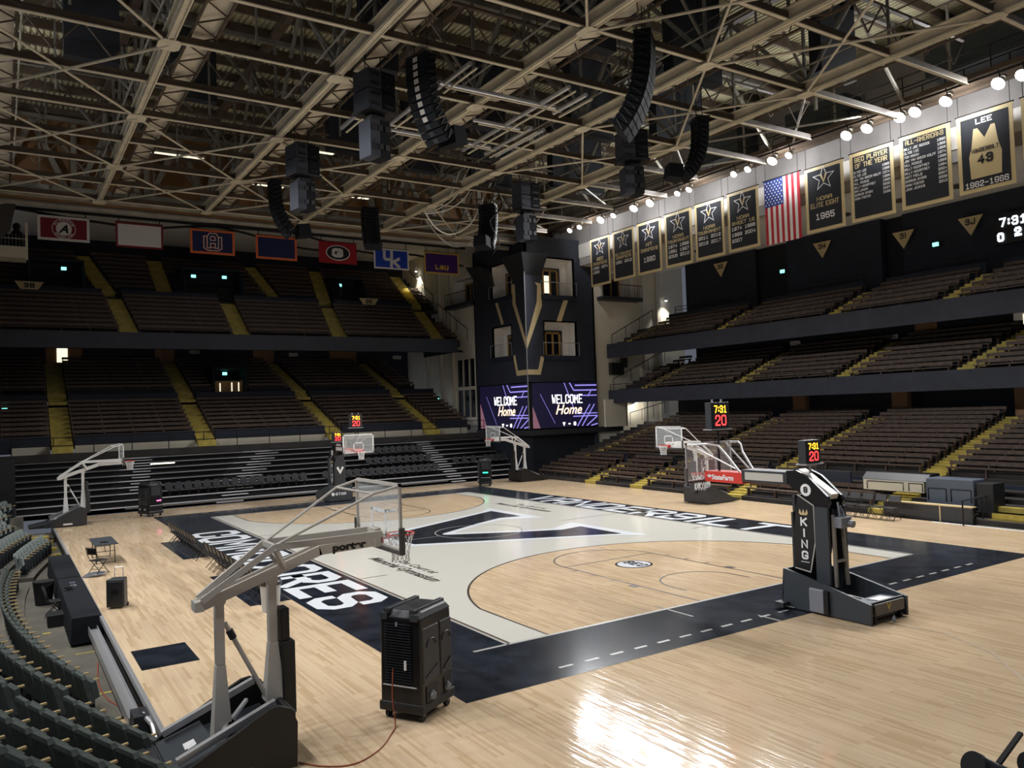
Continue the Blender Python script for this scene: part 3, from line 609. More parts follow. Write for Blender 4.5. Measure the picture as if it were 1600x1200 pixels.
# ------------------------------------------------------------------ corner: cream walls and the dark tower with screens
TX, TY = 17.2, 21.3
def holed(name, mat_, U, rect, holes, thick, parent=None):
    """a wall with rectangular holes; U(a, d, z) -> point, d = depth behind the face"""
    m = MB(); zs = sorted({rect[2], rect[3], *[h[2] for h in holes], *[h[3] for h in holes]})
    for z0, z1 in zip(zs, zs[1:]):
        hs = sorted([h for h in holes if h[2] <= z0+1e-6 and h[3] >= z1-1e-6]); a = rect[0]
        for h in hs+[(rect[1], rect[1], 0, 0)]:
            if h[0] > a+1e-4: m.hull8([U(a, 0, z0), U(h[0], 0, z0), U(h[0], thick, z0), U(a, thick, z0), U(a, 0, z1), U(h[0], 0, z1), U(h[0], thick, z1), U(a, thick, z1)])
            a = h[1]
    return m.build(name, mat_, parent)
def tower():
    t = thing('wall_corner_tower', 'x', 'x', (TX, TY, 0), world=True); del t['label'], t['category']; t['kind'] = 'structure'
    UL = lambda a, d, z: (TX+d, a, z)       # left face, runs back along y
    UR = lambda a, d, z: (a, TY+d, z)       # right face, runs along x
    HL = [(23.6, 26.4, 9.3, 11.7), (23.3, 26.4, 14.1, 16.75)]; HR = [(18.8, 21.85, 9.15, 11.8), (18.75, 21.8, 13.9, 16.8)]
    holed('tower_face', 'fascia', UL, (TY, 29.3, 7.1, 18.3), HL, .15, t); holed('tower_face', 'fascia', UR, (TX, 23.8, 7.1, 18.3), HR, .15, t)
    m = MB(); m.box(23.65, 23.8, TY, 29.3, 0, 18.3); m.box(TX, 23.8, 29.15, 29.3, 0, 18.3); m.box(TX, 23.8, TY, 29.3, 18.3, 18.45); m.build('tower_side', 'fascia', t)
    m = MB(); m.box(TX+.4, 23.8, TY+.4, 29.2, 0, 3.3); m.build('tower_base', 'navy_dark', t)
    m = MB(); m.box(TX-.1, 24.0, TY-.15, 29.3, 3.0, 3.42); m.box(24, 26.3, TY-.15, 22.5, 3.0, 3.42); m.build('tower_ledge', 'charcoal', t)
    for U, H in ((UL, HL), (UR, HR)):
        for h in H:
            m = MB(); a0, a1, z0, z1 = h; D = 1.1
            def b(p0, p1, d0, d1, q0, q1): m.hull8([U(p0, d0, q0), U(p1, d0, q0), U(p1, d1, q0), U(p0, d1, q0), U(p0, d0, q1), U(p1, d0, q1), U(p1, d1, q1), U(p0, d1, q1)])
            b(a0-.1, a1+.1, D, D+.1, z0-.1, z1+.1); b(a0-.1, a0, .0, D, z0, z1); b(a1, a1+.1, 0, D, z0, z1); b(a0-.1, a1+.1, 0, D, z1, z1+.1); b(a0-.1, a1+.1, 0, D, z0-.1, z0)
            m.build('window_reveal', 'soffit', t)
            m = MB(); b(a0+.4, a1-.6, D-.06, D-.02, z0, z1-.55); m.build('window_surround', 'charcoal', t)
            m = MB(); mid = (a0+a1)/2-.1
            for q0, q1 in ((mid-.75, mid-.6), (mid+.6, mid+.75), (mid-.08, mid+.08)): b(q0, q1, D-.18, D-.06, z0, z1-.7)
            b(mid-.75, mid+.75, D-.18, D-.06, z1-.85, z1-.7); b(mid-.75, mid+.75, D-.18, D-.06, z0, z0+.15); m.build('window_frame', 'gold_wood', t)
            m = MB(); b(mid-.6, mid+.6, D-.12, D-.08, z0+.15, z1-.85); m.build('window_pane', 'dark_glass' if not (U is UR and z0 > 12) else 'dark_glass', t)
            if U is UR and z0 > 12: m = MB(); b(mid-.58, mid-.1, D-.14, D-.12, z0+.3, z1-1.2); m.build('window_pane', 'door_light', t, label='lit window pane')
            m = MB(); m.tube(U(a0-.25, -.12, z0+1.0), U(a1+.25, -.12, z0+1.0), .03, 5)
            for q in (a0-.2, (a0+a1)/2, a1+.2): m.tube(U(q, -.12, z0), U(q, -.12, z0+1.0), .02, 5)
            m.build('window_rail', 'silver', t)
            m = MB(); b(a0-.2, a1+.2, -.15, .05, z0-.35, z0); m.build('window_sill', 'navy_wall', t)
    # pilaster at the corner with a flared head, and gold V over star base
    m = MB(); w = .9
    m.ext([(TX-.35, TY-.35, 7.1), (TX+1.35, TY-.05, 7.1), (TX+1.35, TY+.1, 7.1), (TX+.1, TY+1.9, 7.1), (TX-.05, TY+1.9, 7.1)], (0, 0, 8.2)); m.build('corner_pier', 'fascia', t)
    m = MB(); lo = [(TX-.35, TY-.35, 15.3), (TX+1.4, TY-.05, 15.3), (TX+.2, TY+1.9, 15.3), (TX-.05, TY+1.9, 15.3)]; hi = [(TX-.9, TY-.9, 16.9), (TX+1.7, TY-.7, 17.0), (TX+.2, TY+2.3, 17.0), (TX-.7, TY+2.4, 17.0)]
    m.hull8(lo+hi); m.build('pier_head', 'charcoal', t)
    m = MB(); m.hull8([(TX-.1, 26.0, 15.2), (TX+.1, 26, 15.2), (TX+.1, 28.4, 15.2), (TX-.1, 28.0, 15.2), (TX-.8, 26.6, 16.8), (TX+.1, 26.6, 16.8), (TX+.1, 29.2, 17.2), (TX-.8, 29.2, 17.2)]); m.build('pier_head', 'charcoal', t)
    # gold emblem strips on both faces (and faces of the pier)
    def gp(U, pts, d=-.02): return [U(a, d, z) for a, z in pts]
    SL = lambda a, d, z: (TX-.35+(.30)*min(1, (a-TY+.35)/2.25)-.03, a, z); SR = lambda a, d, z: (a, TY-.35+.30*min(1, (a-TX+.35)/1.7)-.03, z)
    m = MB(); m.face(gp(SL, [(20.98, 9.6), (20.98, 10.35), (22.55, 13.3), (22.6, 14.75), (22.95, 14.9), (23.18, 14.7), (23.1, 13.3)]))
    m.face(gp(SR, [(16.87, 9.6), (16.87, 10.35), (18.05, 13.3), (18.15, 14.5), (17.9, 14.8), (18.53, 14.75), (18.6, 13.0)])); m.build('gold_letter', 'gold', t)
    m = MB(); m.face(gp(SL, [(20.98, 7.65), (20.98, 8.05), (22.55, 8.05), (22.95, 9.35), (23.3, 9.2), (22.8, 7.65)])); m.face(gp(SR, [(16.87, 7.65), (16.87, 8.05), (17.95, 8.05), (18.3, 9.1), (18.65, 9.0), (18.2, 7.65)])); m.build('gold_letter', 'gold', t)
    m = MB(); m.face(gp(UL, [(25.8, 13.7), (25.45, 13.8), (24.6, 11.95), (24.95, 11.85)], -.03)); m.face(gp(UR, [(20.75, 13.6), (21.2, 13.6), (20.45, 11.85), (19.95, 11.85)], -.03)); m.build('gold_letter', 'gold', t)
    m = MB(); m.box(TX-.42, TX-.36, TY-.42, TY-.36, 3.5, 16.9); m.build('corner_bead', 'silver', t)
tower()
def screen(label, o, ux, W_, z0, z1, off):
    """one LED wall: o lower left corner, ux along, off outward normal"""
    t = thing('video_screen', label, 'screen', tuple(o), world=True); o = Vector(o); ux = Vector(ux); n = Vector(off); H = z1-z0; uz = Vector((0, 0, 1))
    pt = lambda a, b, d=0: o+ux*(a*W_)+uz*(b*H)+n*d
    m = MB(); m.ext([pt(0, 0), pt(1, 0), pt(1, 1), pt(0, 1)], n*-.25); m.build('cabinet', 'black', t)
    m = MB(); m.face([pt(.01, .01, .01), pt(.99, .01, .01), pt(.99, .99, .01), pt(.01, .99, .01)]); m.build('display', 'screen', t)
    m = MB(); m.face([pt(.01, .01, .015), pt(.14, .01, .015), pt(.07, .35, .015), pt(.01, .6, .015)]); m.build('display_glow', 'screen_pink', t)
    def ln(P, w):
        for (a, b), (c, d) in zip(P, P[1:]):
            p, q = pt(a, b, .02), pt(c, d, .02); s = (q-p).normalized().cross(n)*w/2; m.face([p-s, q-s, q+s, p+s])
    m = MB(); ln([(.5, .99), (.66, .3), (.99, .3)], .07); ln([(.58, .99), (.64, .82), (.99, .82)], .1); ln([(.66, .93), (.99, .93)], .1); ln([(.6, .70), (.99, .70)], .08); ln([(.62, .24), (.99, .24)], .08)
    for k in range(4): ln([(.68+.07*k, .02), (.88+.07*k, .5)] if k < 2 else [(.68+.07*k, .02), (.99, .05+.47-.17*k+.05)], .09)
    ln([(.85, .68), (.9, .80)], .08); ln([(.35, .1), (.15, .75)], .03); m.build('display_lines', 'screen_purple', t)
    m = MB(); btext(m, 'WELCOME', pt(.54, .53, .03), ux, uz, .2*H, .056*W_, .010*W_, .0125*W_); m.build('display_text', 'screen_white', t)
    ftext('display_text', 'Home', 'screen_peach', .30*H, pt(.55, .30, .03), ux, uz, t, .012, .35, sx=.95)
    m = MB(); btext(m, 'V - 8', pt(.56, .04, .03), ux, uz, .08*H, .035*W_, .012*W_, .014*W_); m.build('display_text', 'screen_white', t)
screen('left video screen on the dark tower reading welcome home', (TX-.12, 28.6, 3.5), (0, -1, 0), 28.6-21.15, 3.5, 7.05, (-1, 0, 0))
screen('right video screen on the dark tower reading welcome home', (17.1, TY-.12, 3.5), (1, 0, 0), 6.6, 3.5, 7.05, (0, -1, 0))
# cream walls
CX = 17.6
holed('wall_corner_left', 'cream_wall', lambda a, d, z: (CX+d, a, z), (29.3, 44.2, -.5, 20.2), [(30.2, 33.5, 4.5, 6.9), (30.2, 33.5, 7.15, 9.6), (29.7, 33.4, 14.4, 16.6)], .25).update_tag()
struct(bpy.data.objects['wall_corner_left'])
m = MB()
for y in (29.5, 33.9, 36.2, 38.9): m.box(CX-.22, CX, y-.18, y+.18, 0, 20)
m.box(CX-.1, CX, 29.4, 33.8, 6.88, 7.17); struct(m.build('trim_2', 'cream_trim'))
for k, (z0, z1) in enumerate(((4.5, 6.9), (7.15, 9.6))):
    t = thing(f'window_{k+1}', 'x', 'x', (CX, 31.8, z0), world=True); del t['label'], t['category']; t['kind'] = 'structure'
    m = MB(); m.box(CX+.15, CX+.2, 30.2, 33.5, z0, z1); m.build('pane', 'dark_glass', t)
    m = MB()
    for y in (30.22, 31.25, 32.35, 33.48): m.box(CX+.02, CX+.16, y-.05, y+.05, z0, z1)
    m.build('mullion', 'cream_trim', t)
holed('wall_corner_right', 'cream_wall', lambda a, d, z: (a, 21.5+d, z), (23.8, 34, -.5, 18.6), [(24.6, 28.2, 14.0, 16.0)], .25)
struct(bpy.data.objects['wall_corner_right'])
m = MB()
for x in (28.9, 30.9): m.box(x-.18, x+.18, 21.28, 21.5, 0, 18.6)
struct(m.build('trim_3', 'cream_trim'))
wall('wall_corner_low', FAR, 'cream_wall', (24.0, 26.3, 20.6, 20.75, 3.4, 5.6), (26.2, 26.35, 20.6, 21.4, 3.4, 5.6))
def box_balcony(lab, U, a0, a1, z0, z1):
    t = thing('box_balcony', lab, 'balcony', U((a0+a1)/2, 0, z0), world=True)
    def b(m, p0, p1, d0, d1, q0, q1): m.hull8([U(p0, d0, q0), U(p1, d0, q0), U(p1, d1, q0), U(p0, d1, q0), U(p0, d0, q1), U(p1, d0, q1), U(p1, d1, q1), U(p0, d1, q1)])
    m = MB(); b(m, a0-.3, a1+.3, -.9, .0, z0-.3, z0); m.build('balcony_floor', 'charcoal', t)
    m = MB(); b(m, a0, a0+.25, -.05, .9, z0, z1); b(m, a1-.25, a1, -.05, .9, z0, z1); b(m, a0, a1, .8, .9, z0, z1); b(m, a0, a1, -.05, .9, z1, z1+.2); m.build('recess', 'soffit', t)
    m = MB(); mid = (a0+a1)/2; b(m, mid-1.0, mid+.8, .6, .8, z0, z1-.3); m.build('door_pane', 'dark_glass', t)
    m = MB()
    for q in (mid-1.0, mid-.1, mid+.75): b(m, q-.06, q+.06, .52, .62, z0, z1-.3)
    b(m, mid-1.05, mid+.8, .52, .62, z1-.42, z1-.3); m.build('door_frame', 'gold_wood', t)
    m = MB(); m.tube(U(a0-.3, -.85, z0+1), U(a1+.3, -.85, z0+1), .035, 5)
    n = 16
    for i in range(n): q = a0-.3+(a1-a0+.6)*i/(n-1); m.tube(U(q, -.85, z0), U(q, -.85, z0+1), .018, 4)
    m.build('balcony_rail', 'rail', t)
box_balcony('small balcony with white reveal on the cream wall left of the tower', lambda a, d, z: (CX+d, a, z), 29.7, 33.4, 14.4, 16.6)
box_balcony('small balcony with white reveal on the cream wall right of the tower', lambda a, d, z: (a, 21.5+d, z), 24.6, 28.2, 14.0, 16.0)
t = thing('wall_speaker', 'black speaker box on the cream wall beside the mezzanine', 'speaker', (25.7, 21.2, 7.6), world=True)
m = MB(); m.box(25.1, 26.4, 20.9, 21.3, 7.6, 8.6); m.build('cabinet', 'black', t); m = MB(); m.box(26.4, 26.9, 21.0, 21.3, 8.2, 9.0); m.build('bracket', 'charcoal', t)
def slant_rail(lab, p, q, h=.95):
    t = thing('handrail', lab, 'railing', tuple((Vector(p)+Vector(q))/2), world=True); p, q = Vector(p), Vector(q); u = Vector((0, 0, h))
    m = MB(); m.tube(p+u, q+u, .035, 6); m.build('rail_bar', 'rail', t)
    for i in range(4): r = p+(q-p)*(i/3); m = MB(); m.tube(r, r+u, .025, 5); m.build('rail_post', 'rail', t)
slant_rail('sloping handrail on the cream wall beside the balcony left end', (25.2, 20.9, 9.9), (29.8, 20.9, 12.1))
slant_rail('sloping handrail on the cream wall beside the mezzanine left end', (25.2, 20.9, 6.3), (31.0, 20.9, 8.7))
slant_rail('sloping handrail beside the right lower stand left end', (26.6, 20.6, 3.5), (30.5, 20.6, 4.3))
slant_rail('sloping handrail along the right end of the far balcony front', (17.2, 30.6, 11.2), (17.4, 36.5, 14.2))
slant_rail('sloping handrail along the right end of the far balcony rear', (17.4, 37.2, 15.0), (17.4, 43.8, 19.2))
t = thing('wall_spotlight', 'bright wall lamp on cream wall beside the top of the far balcony', 'light', (17.3, 40.3, 18.6), world=True)
m = MB(); m.tube((17.25, 40.3, 18.75), (17.25, 40.3, 19.1), .12, 10, .1); m.build('housing', 'white', t); m = MB(); m.tube((17.25, 40.3, 18.70), (17.25, 40.3, 18.75), .11, 10); m.build('lens', 'downlight', t)
def lamp(parent, loc, aim, W_, ang, col=(1, .97, .92), r=.15, blend=.5, name='flood_lamp'):
    ld = bpy.data.lights.new(name, 'SPOT'); ld.energy = W_; ld.spot_size = math.radians(ang); ld.spot_blend = blend; ld.color = col; ld.shadow_soft_size = r
    o = bpy.data.objects.new(name, ld); COL.objects.link(o)
    d = (Vector(aim)-Vector(loc)).normalized(); o.rotation_euler = d.to_track_quat('-Z', 'Y').to_euler()
    if parent is not None: o.parent = parent; o.location = Vector(loc)-parent.location
    else: o.location = loc
    return o
lamp(t, (17.2, 40.3, 18.6), (17.3, 40.3, 10), 700, 80)
t = thing('wall_spotlight', 'bright wall lamp on cream wall right of the tower', 'light', (31.8, 21.2, 13.6), world=True)
m = MB(); m.tube((31.6, 21.1, 14.0), (31.6, 21.1, 14.3), .12, 10, .1); m.build('housing', 'white', t); m = MB(); m.tube((31.6, 21.1, 13.94), (31.6, 21.1, 14.0), .11, 10); m.build('lens', 'downlight', t)
lamp(t, (31.6, 20.9, 13.9), (31.5, 21.3, 8), 450, 90)
t = thing('wall_spotlight', 'lamp below the mezzanine lighting the cream wall right of the screens', 'light', (27.5, 20.6, 5.2), world=True)
m = MB(); m.box(27.3, 27.7, 20.9, 21.2, 5.15, 5.25); m.build('housing', 'white', t); m = MB(); m.box(27.35, 27.65, 20.95, 21.15, 5.12, 5.15); m.build('lens', 'downlight', t)
lamp(t, (27.5, 20.3, 5.1), (28.5, 21.5, 4), 120, 140)
# control booth at the far left
t = thing('control_booth', 'cream fronted booth with rail and post on the far left balcony', 'booth', (-16, 28.5, 15.3), world=True)
m = MB(); m.box(-16.9, -15.35, 28, 29.72, 15.4, 16.1); m.build('booth_front', 'cream_trim', t); m = MB(); m.box(-15.42, -15.28, 27.98, 28.12, 15.3, 17.6); m.build('post', 'cream_trim', t)
m = MB(); m.tube((-16.9, 28.1, 16.6), (-15.4, 28.1, 16.6), .025, 5)
for i in range(8): m.tube((-16.85+.19*i, 28.1, 16.1), (-16.85+.19*i, 28.1, 16.9), .012, 4)
m.build('rail', 'silver', t); m = MB(); m.hull8([(-16.9, 27.2, 16.3), (-16.2, 27.2, 17.0), (-16.2, 27.9, 17.0), (-16.9, 27.9, 16.3), (-16.9, 27.2, 18.4), (-15.9, 27.2, 18.6), (-15.9, 27.9, 18.6), (-16.9, 27.9, 18.4)]); m.build('side_panel', 'goal_dark', t)
t = thing('covered_shape', 'tall dark covered shape standing in the far left booth', 'spotlight', (-15.85, 28.7, 16.1), world=True)  # stand-in for an unclear dark figure in the booth
m = MB(); m.lathe((-15.85, 28.7, 16.1), [(.28, 0), (.34, .6), (.30, 1.0), (.15, 1.15), (.22, 1.3), (.2, 1.5), (.05, 1.6)], 12); m.build('cover', 'black', t, smooth=True)
m = MB(); m.tube((-15.85, 28.7, 16.05), (-15.85, 28.7, 16.2), .3, 10); m.build('foot', 'charcoal', t)

# ------------------------------------------------------------------ the roof
def roof():
    m = MB(); n = 210; x0, x1 = -30, 26; w = (x1-x0)/n
    for i in range(n):
        x = x0+w*i; h = .10
        m.face([(x, -34, 23.4), (x, 33.3, 23.4), (x+w*.35, 33.3, 23.4), (x+w*.35, -34, 23.4)]); m.face([(x+w*.35, -34, 23.4), (x+w*.35, 33.3, 23.4), (x+w*.5, 33.3, 23.4+h), (x+w*.5, -34, 23.4+h)])
        m.face([(x+w*.5, -34, 23.4+h), (x+w*.5, 33.3, 23.4+h), (x+w*.85, 33.3, 23.4+h), (x+w*.85, -34, 23.4+h)]); m.face([(x+w*.85, -34, 23.4+h), (x+w*.85, 33.3, 23.4+h), (x+w, 33.3, 23.4), (x+w, -34, 23.4)])
    struct(m.build('ceiling', 'deck'))
    m = MB(); m.box(-30, 34, -34, 45, 23.6, 23.8); struct(m.build('ceiling', 'steel_dark'))
    y = -30.0; k = 0
    while y < 33:
        m = MB(); m.box(-30, 22.5, y-.07, y+.07, 22.95, 23.38); struct(m.build('ceiling_purlin', 'steel_dark')); y += 1.9; k += 1
BX = [-17.8, -11.85, -5.9, .25, 6.03, 11.95]; NY = [-23.3, -15.7, -8.1, -.4, 7.3, 14.9, 22.4, 30.0]; MY = [-19.5, -11.9, -4.2, 3.5, 11.1, 18.7, 26.2]
def long_truss(k, x):
    lab = f'long cream roof truss running away from camera, {ORD[k]} from the left'
    t = thing('roof_truss', lab, 'roof truss', (x, 0, 18), group='long roof trusses over the court', world=True); Y0, Y1 = -26, 22.5
    m = MB(); m.box(x-.15, x+.15, Y0, Y1, 17.98, 18.05); m.box(x-.05, x+.05, Y0, Y1, 18.05, 18.42); m.box(x-.18, x+.18, Y0, Y1, 18.42, 18.47); m.box(x-.12, x-.08, Y0, Y1, 17.93, 17.98); m.box(x+.08, x+.12, Y0, Y1, 17.93, 17.98)
    m.build('bottom_chord', 'steel_cream', t)
    m = MB(); m.box(x-.16, x+.16, Y0, Y1, 22.6, 22.95); m.build('top_chord', 'steel_dark', t)
    m = MB()
    for a, b in zip(NY[:-1], NY[1:-1]):
        c = (a+b)/2
        m.bar((x, a, 18.4), (x, c, 22.6), .12, .16); m.bar((x, c, 22.6), (x, b, 18.4), .12, .16); m.bar((x, a, 18.4), (x, a, 22.6), .10, .12); m.bar((x, c, 18.4), (x, c, 22.6), .08, .1)
    m.build('web', 'steel_web', t)
    # side walkway with lacing, pale boards seen from below
    if k < 6:
        a0, a1 = x+.70, x+1.55; m = MB(); m.box(a0+.06, a1-.06, Y0, Y1, 18.62, 18.65); m.build('walk_board', 'deck_pale', t, label='pale walkway board')
        m = MB()
        for q in (a0, a1): m.box(q-.04, q+.04, Y0, Y1, 18.42, 18.50)
        yy = Y0; s = 0
        while yy < Y1-1: m.bar((a0 if s else a1, yy, 18.46), (a1 if s else a0, yy+.85, 18.46), .045, .045); yy += .85; s = 1-s
        m.build('lacing', 'steel_dark', t)
        for q in (x-.3, x+1.7):
            m = MB(); m.tube((q, Y0, 19.0), (q, Y1, 19.0), .04, 5); m.build('conduit', 'steel_grey', t)
        m = MB(); m.tube((a0, Y0, 20.1), (a0, Y1, 20.1), .03, 4); m.build('walk_rail', 'steel_dark', t)
    g = .36 if k == 1 else .3
    for yy in NY[1:-1]:
        m = MB(); m.ext([(x+g*a, yy+g*1.25*b, 17.92) for a, b in ((-1, -.6), (-.6, -1), (.6, -1), (1, -.6), (1, .6), (.6, 1), (-.6, 1), (-1, .6))], (0, 0, .03)); m.build('gusset', 'steel_cream', t)
def cross_truss(k, y, main):
    lab = f'{"main" if main else "light"} brown cross truss, {ORD[k]} from the far end of the hall'
    t = thing('roof_girder', lab, 'roof truss', (0, y, 18.1), group='cross trusses over the court', world=True); X0, X1 = -26, 17.5 if not main else 18.7
    m = MB(); z = 18.06; m.box(X0, X1, y-.075, y+.075, z, z+.04); m.build('bottom_flange', 'steel_cream', t)
    m = MB(); m.box(X0, X1, y-.03, y+.03, z+.04, z+.30); m.build('beam_web', 'steel_dark', t)
    m = MB(); m.tube((X0, y+.16, z+.16), (X1, y+.16, z+.16), .11, 6); m.build('sprinkler_pipe', 'steel_dark', t, label='brown pipe')
    m = MB()
    if main:
        m.box(X0, X1, y-.1, y+.1, 22.4, 22.6)
        for a, b in zip(BX, BX[1:]):
            c = (a+b)/2; m.bar((a, y, 18.8), (c, y, 22.4), .09, .10); m.bar((c, y, 22.4), (b, y, 18.8), .09, .10); m.bar((c, y, 18.6), (c, y, 22.4), .06, .08)
        m.build('web', 'steel_web', t)
    else:
        m.box(X0, X1, y-.08, y+.08, 19.9, 20.0)
        n = 44
        for i in range(n): a, b = X0+(X1-X0)*i/n, X0+(X1-X0)*(i+1)/n; m.bar((a, y, 18.7 if i % 2 else 19.95), (b, y, 19.95 if i % 2 else 18.7), .04, .05)
        m.build('web', 'steel_dark', t)
roof()
for k, x in enumerate(BX): long_truss(k, x)
ally = sorted(NY[1:-1]+MY[1:-1], reverse=True)
for k, y in enumerate(ally): cross_truss(k, y, y in NY)
def brace(p, q, r, lab, m_='steel_cream'):
    m = MB(); m.tube(p, q, r, 6); o = m.build('brace_rod', m_); tag(o, lab, 'brace', 'diagonal brace rods under the roof')
for i in range(len(BX)-1):
    for j in range(1, len(NY)-2):
        if (i, j) in ((3, 3), (3, 4), (2, 3), (2, 2), (3, 2), (1, 2), (1, 3), (4, 4), (3, 5)): continue
        a, b, c, d = BX[i], BX[i+1], NY[j], NY[j+1]
        w = f'{ORD[i]} bay from left, {ORD[len(NY)-2-j]} bay from the far end'
        brace((a, c, 17.97), (b, d, 17.97), .05, f'brace rod running far right, {w}'); brace((a, d, 17.93), (b, c, 17.93), .05, f'brace rod running near right, {w}')
# braces and hangers between the last truss and the light catwalk
for j in range(2, len(NY)-2):
    c, d = NY[j], NY[j+1]; w = f'{ORD[len(NY)-2-j]} bay from the far end'
    brace((11.95, c, 18.0), (19.2, d-1.5, 18.9), .055, f'grey brace toward the light catwalk running far, {w}', 'steel_grey'); brace((11.95, d, 18.0), (19.2, c+1.5, 18.9), .055, f'grey brace toward the light catwalk running near, {w}', 'steel_grey')
    brace((19.2, c, 19.0), (15.6, c, 22.8), .09, f'grey strut up from the light catwalk, {w}', 'steel_grey'); brace((19.2, c, 19.0), (22.3, c+2, 21.5), .09, f'grey strut to the fascia from the light catwalk, {w}', 'steel_grey')
    brace((15.4, c+2, 18.6), (15.4, c+2, 22.9), .09, f'upright grey hanger beyond the last truss, {w}', 'steel_grey')
# far end girders, brown framing behind
for k, (y, z, r, x1) in enumerate(((29.85, 18.95, .10, 16.8), (23.3, 17.75, .17, 17.0), (22.75, 18.2, .24, 22), (23.4, 18.75, .17, 22))):
    m = MB(); m.tube((-16.8 if k == 0 else -24, y, z), (x1, y, z), r, 10); o = m.build('end_girder', 'steel_grey' if k else 'rail'); tag(o, f'long horizontal end girder above the flags, {ORD[k]} from the bottom' if k else 'thin dark pipe from which the row of flags hangs', 'girder', 'girders above the flags')
for k in range(10):
    x = -17+4.0*k; m = MB(); m.bar((x, 24.4, 18.6), (x+1.9, 24.4, 22.9), .30, .3); m.bar((x+1.9, 24.4, 22.9), (x+3.8, 24.4, 18.6), .26, .3); m.bar((x, 24.3, 18.6), (x, 24.3, 22.9), .26, .3)
    o = m.build('zigzag_truss', 'steel_grey'); tag(o, f'grey zigzag frame at the far end of the roof, {ORD[k]} from left', 'frame', 'zigzag frames at the far end of the roof')
for k, (x0, x1, y0, y1, z0, z1) in enumerate(((-14.6, -12.6, 6.0, 6.5, 19.6, 22.9), (-10.2, -8.2, 8.8, 9.3, 19.8, 22.9), (-3.9, -2.2, 1.8, 2.2, 19.8, 22.9), (2.2, 4.6, -4.6, -4.0, 19.6, 22.6), (-2.0, .0, 11.0, 11.6, 19.2, 22.6), (2.6, 5.0, 4.6, 5.2, 19.3, 22.6),
                                              (7.6, 10.6, -4.8, -4.2, 19.3, 22.7), (8.0, 10.8, 3.0, 3.6, 19.2, 22.5), (3.0, 5.2, 12.2, 12.8, 19.2, 22.5), (13.0, 15.5, -8.2, -7.6, 19.2, 22.6), (13.0, 16.5, 2.0, 2.6, 19.4, 22.6), (7.5, 10.5, 12.5, 13, 19, 22.5), (-4.6, -2.4, -8.4, -8.0, 20, 22.9), (12.6, 16.6, 11, 11.6, 19, 22.5), (-9.2, -7.6, -2.9, -2.5, 20.2, 22.9), (1.8, 4.8, -11.9, -11.4, 19.8, 22.8))):
    m = MB(); m.box(x0, x1, y0, y1, z0, 23.41); o = m.build('acoustic_panel', 'navy_dark'); tag(o, f'black acoustic panel hanging among the trusses, {ORD[k]} of sixteen', 'panel', 'black panels among the roof trusses')
for k, (x0, x1, y, z) in enumerate(((-10.6, -7.0, 17.2, 19.7), (-4.6, -1.6, 20.2, 19.5), (1.2, 3.9, 19.7, 19.3), (-3.5, -1.0, 12.9, 19.6))):
    t = thing('work_light', f'long dim yellow work light between the trusses, {ORD[k]} from the left', 'light', ((x0+x1)/2, y, z), world=True)
    m = MB(); m.box(x0, x1, y-.18, y+.18, z, z+.12); m.build('housing', 'steel_grey', t); m = MB(); m.box(x0+.1, x1-.1, y-.12, y+.12, z-.03, z); m.build('tube', 'door_light', t)
# hanging centre pipe frame
t = thing('rigging_frame', 'square grey pipe frame hanging under the centre of the roof', 'rigging', (-.3, -.6, 17.3), world=True)
def pipe_(p, q, r=.10):
    m = MB(); m.tube(p, q, r, 8); m.build('pipe', 'silver', t); m = MB(); p, q = Vector(p), Vector(q); dz = Vector((.16, -.16, -.2)); m.bar(p+dz, q+dz, .07, .05); m.build('channel', 'steel_cream', t)
fz = 17.3
for p, q in (((-3.0, -3.33, fz), (2.3, -3.33, fz)), ((-2.8, -2.8, fz), (-2.8, -5.3, fz)), ((-2.85, 1.5, fz), (-2.85, -.95, fz)), ((-2.55, 2.03, fz), (2.45, 2.03, fz)), ((1.55, 3.0, fz), (1.55, -5.3, fz)), ((2.76, 3.0, fz), (2.76, -.95, fz)), ((3.36, 3.0, fz), (3.36, -1.0, fz)),
             ((0, -.61, fz), (2.35, -.61, fz)), ((2.6, -2.8, fz), (2.6, -5.0, fz)), ((-4.48, 2.85, fz), (-4.48, .75, fz))): pipe_(p, q, .085)
for x, y in ((-2.8, -3.3), (1.55, -3.3), (-2.8, 1.4), (1.55, 2.0), (3.36, 2.5), (-4.48, 2)):
    m = MB(); m.tube((x, y, fz), (x, y, 23.4), .015, 4); m.build('hanger', 'rail', t)
# cables
def cable(lab, P, r=.035, m_='cable', n=24, cat='cable', grp=None):
    P = [Vector(p) for p in P]; Q = []
    for i in range(len(P)-1):
        p0 = P[max(i-1, 0)]; p1 = P[i]; p2 = P[i+1]; p3 = P[min(i+2, len(P)-1)]; k = max(4, n//(len(P)-1))
        for j in range(k): t_ = j/k; Q.append(.5*((2*p1)+(p2-p0)*t_+(2*p0-5*p1+4*p2-p3)*t_*t_+(3*p1-p0-3*p2+p3)*t_**3))
    Q.append(P[-1]); m = MB(); m.path(Q, r*1.25, 6); o = m.build('cable', m_, smooth=True); tag(o, lab, cat, grp); return o
cable('thin pale cable strand, left one running up from the loop to the truss', [(6.6, 11.5, 20.1), (6.0, 11.5, 18.9), (5.45, 11.5, 17.7), (4.5, 11.5, 16.9), (3.74, 11.5, 16.6)], .03)
cable('thin pale cable strand, middle one running up from the loop to the truss', [(7.0, 11.4, 19.95), (6.4, 11.4, 18.9), (5.7, 11.4, 17.6), (4.6, 11.4, 16.8), (3.76, 11.4, 16.5)], .03)
cable('thin pale cable strand, right one running up from the loop to the truss', [(7.4, 11.3, 20.0), (7.0, 11.3, 18.9), (6.4, 11.3, 17.7), (5.2, 11.3, 16.8), (3.78, 11.3, 16.4)], .03)
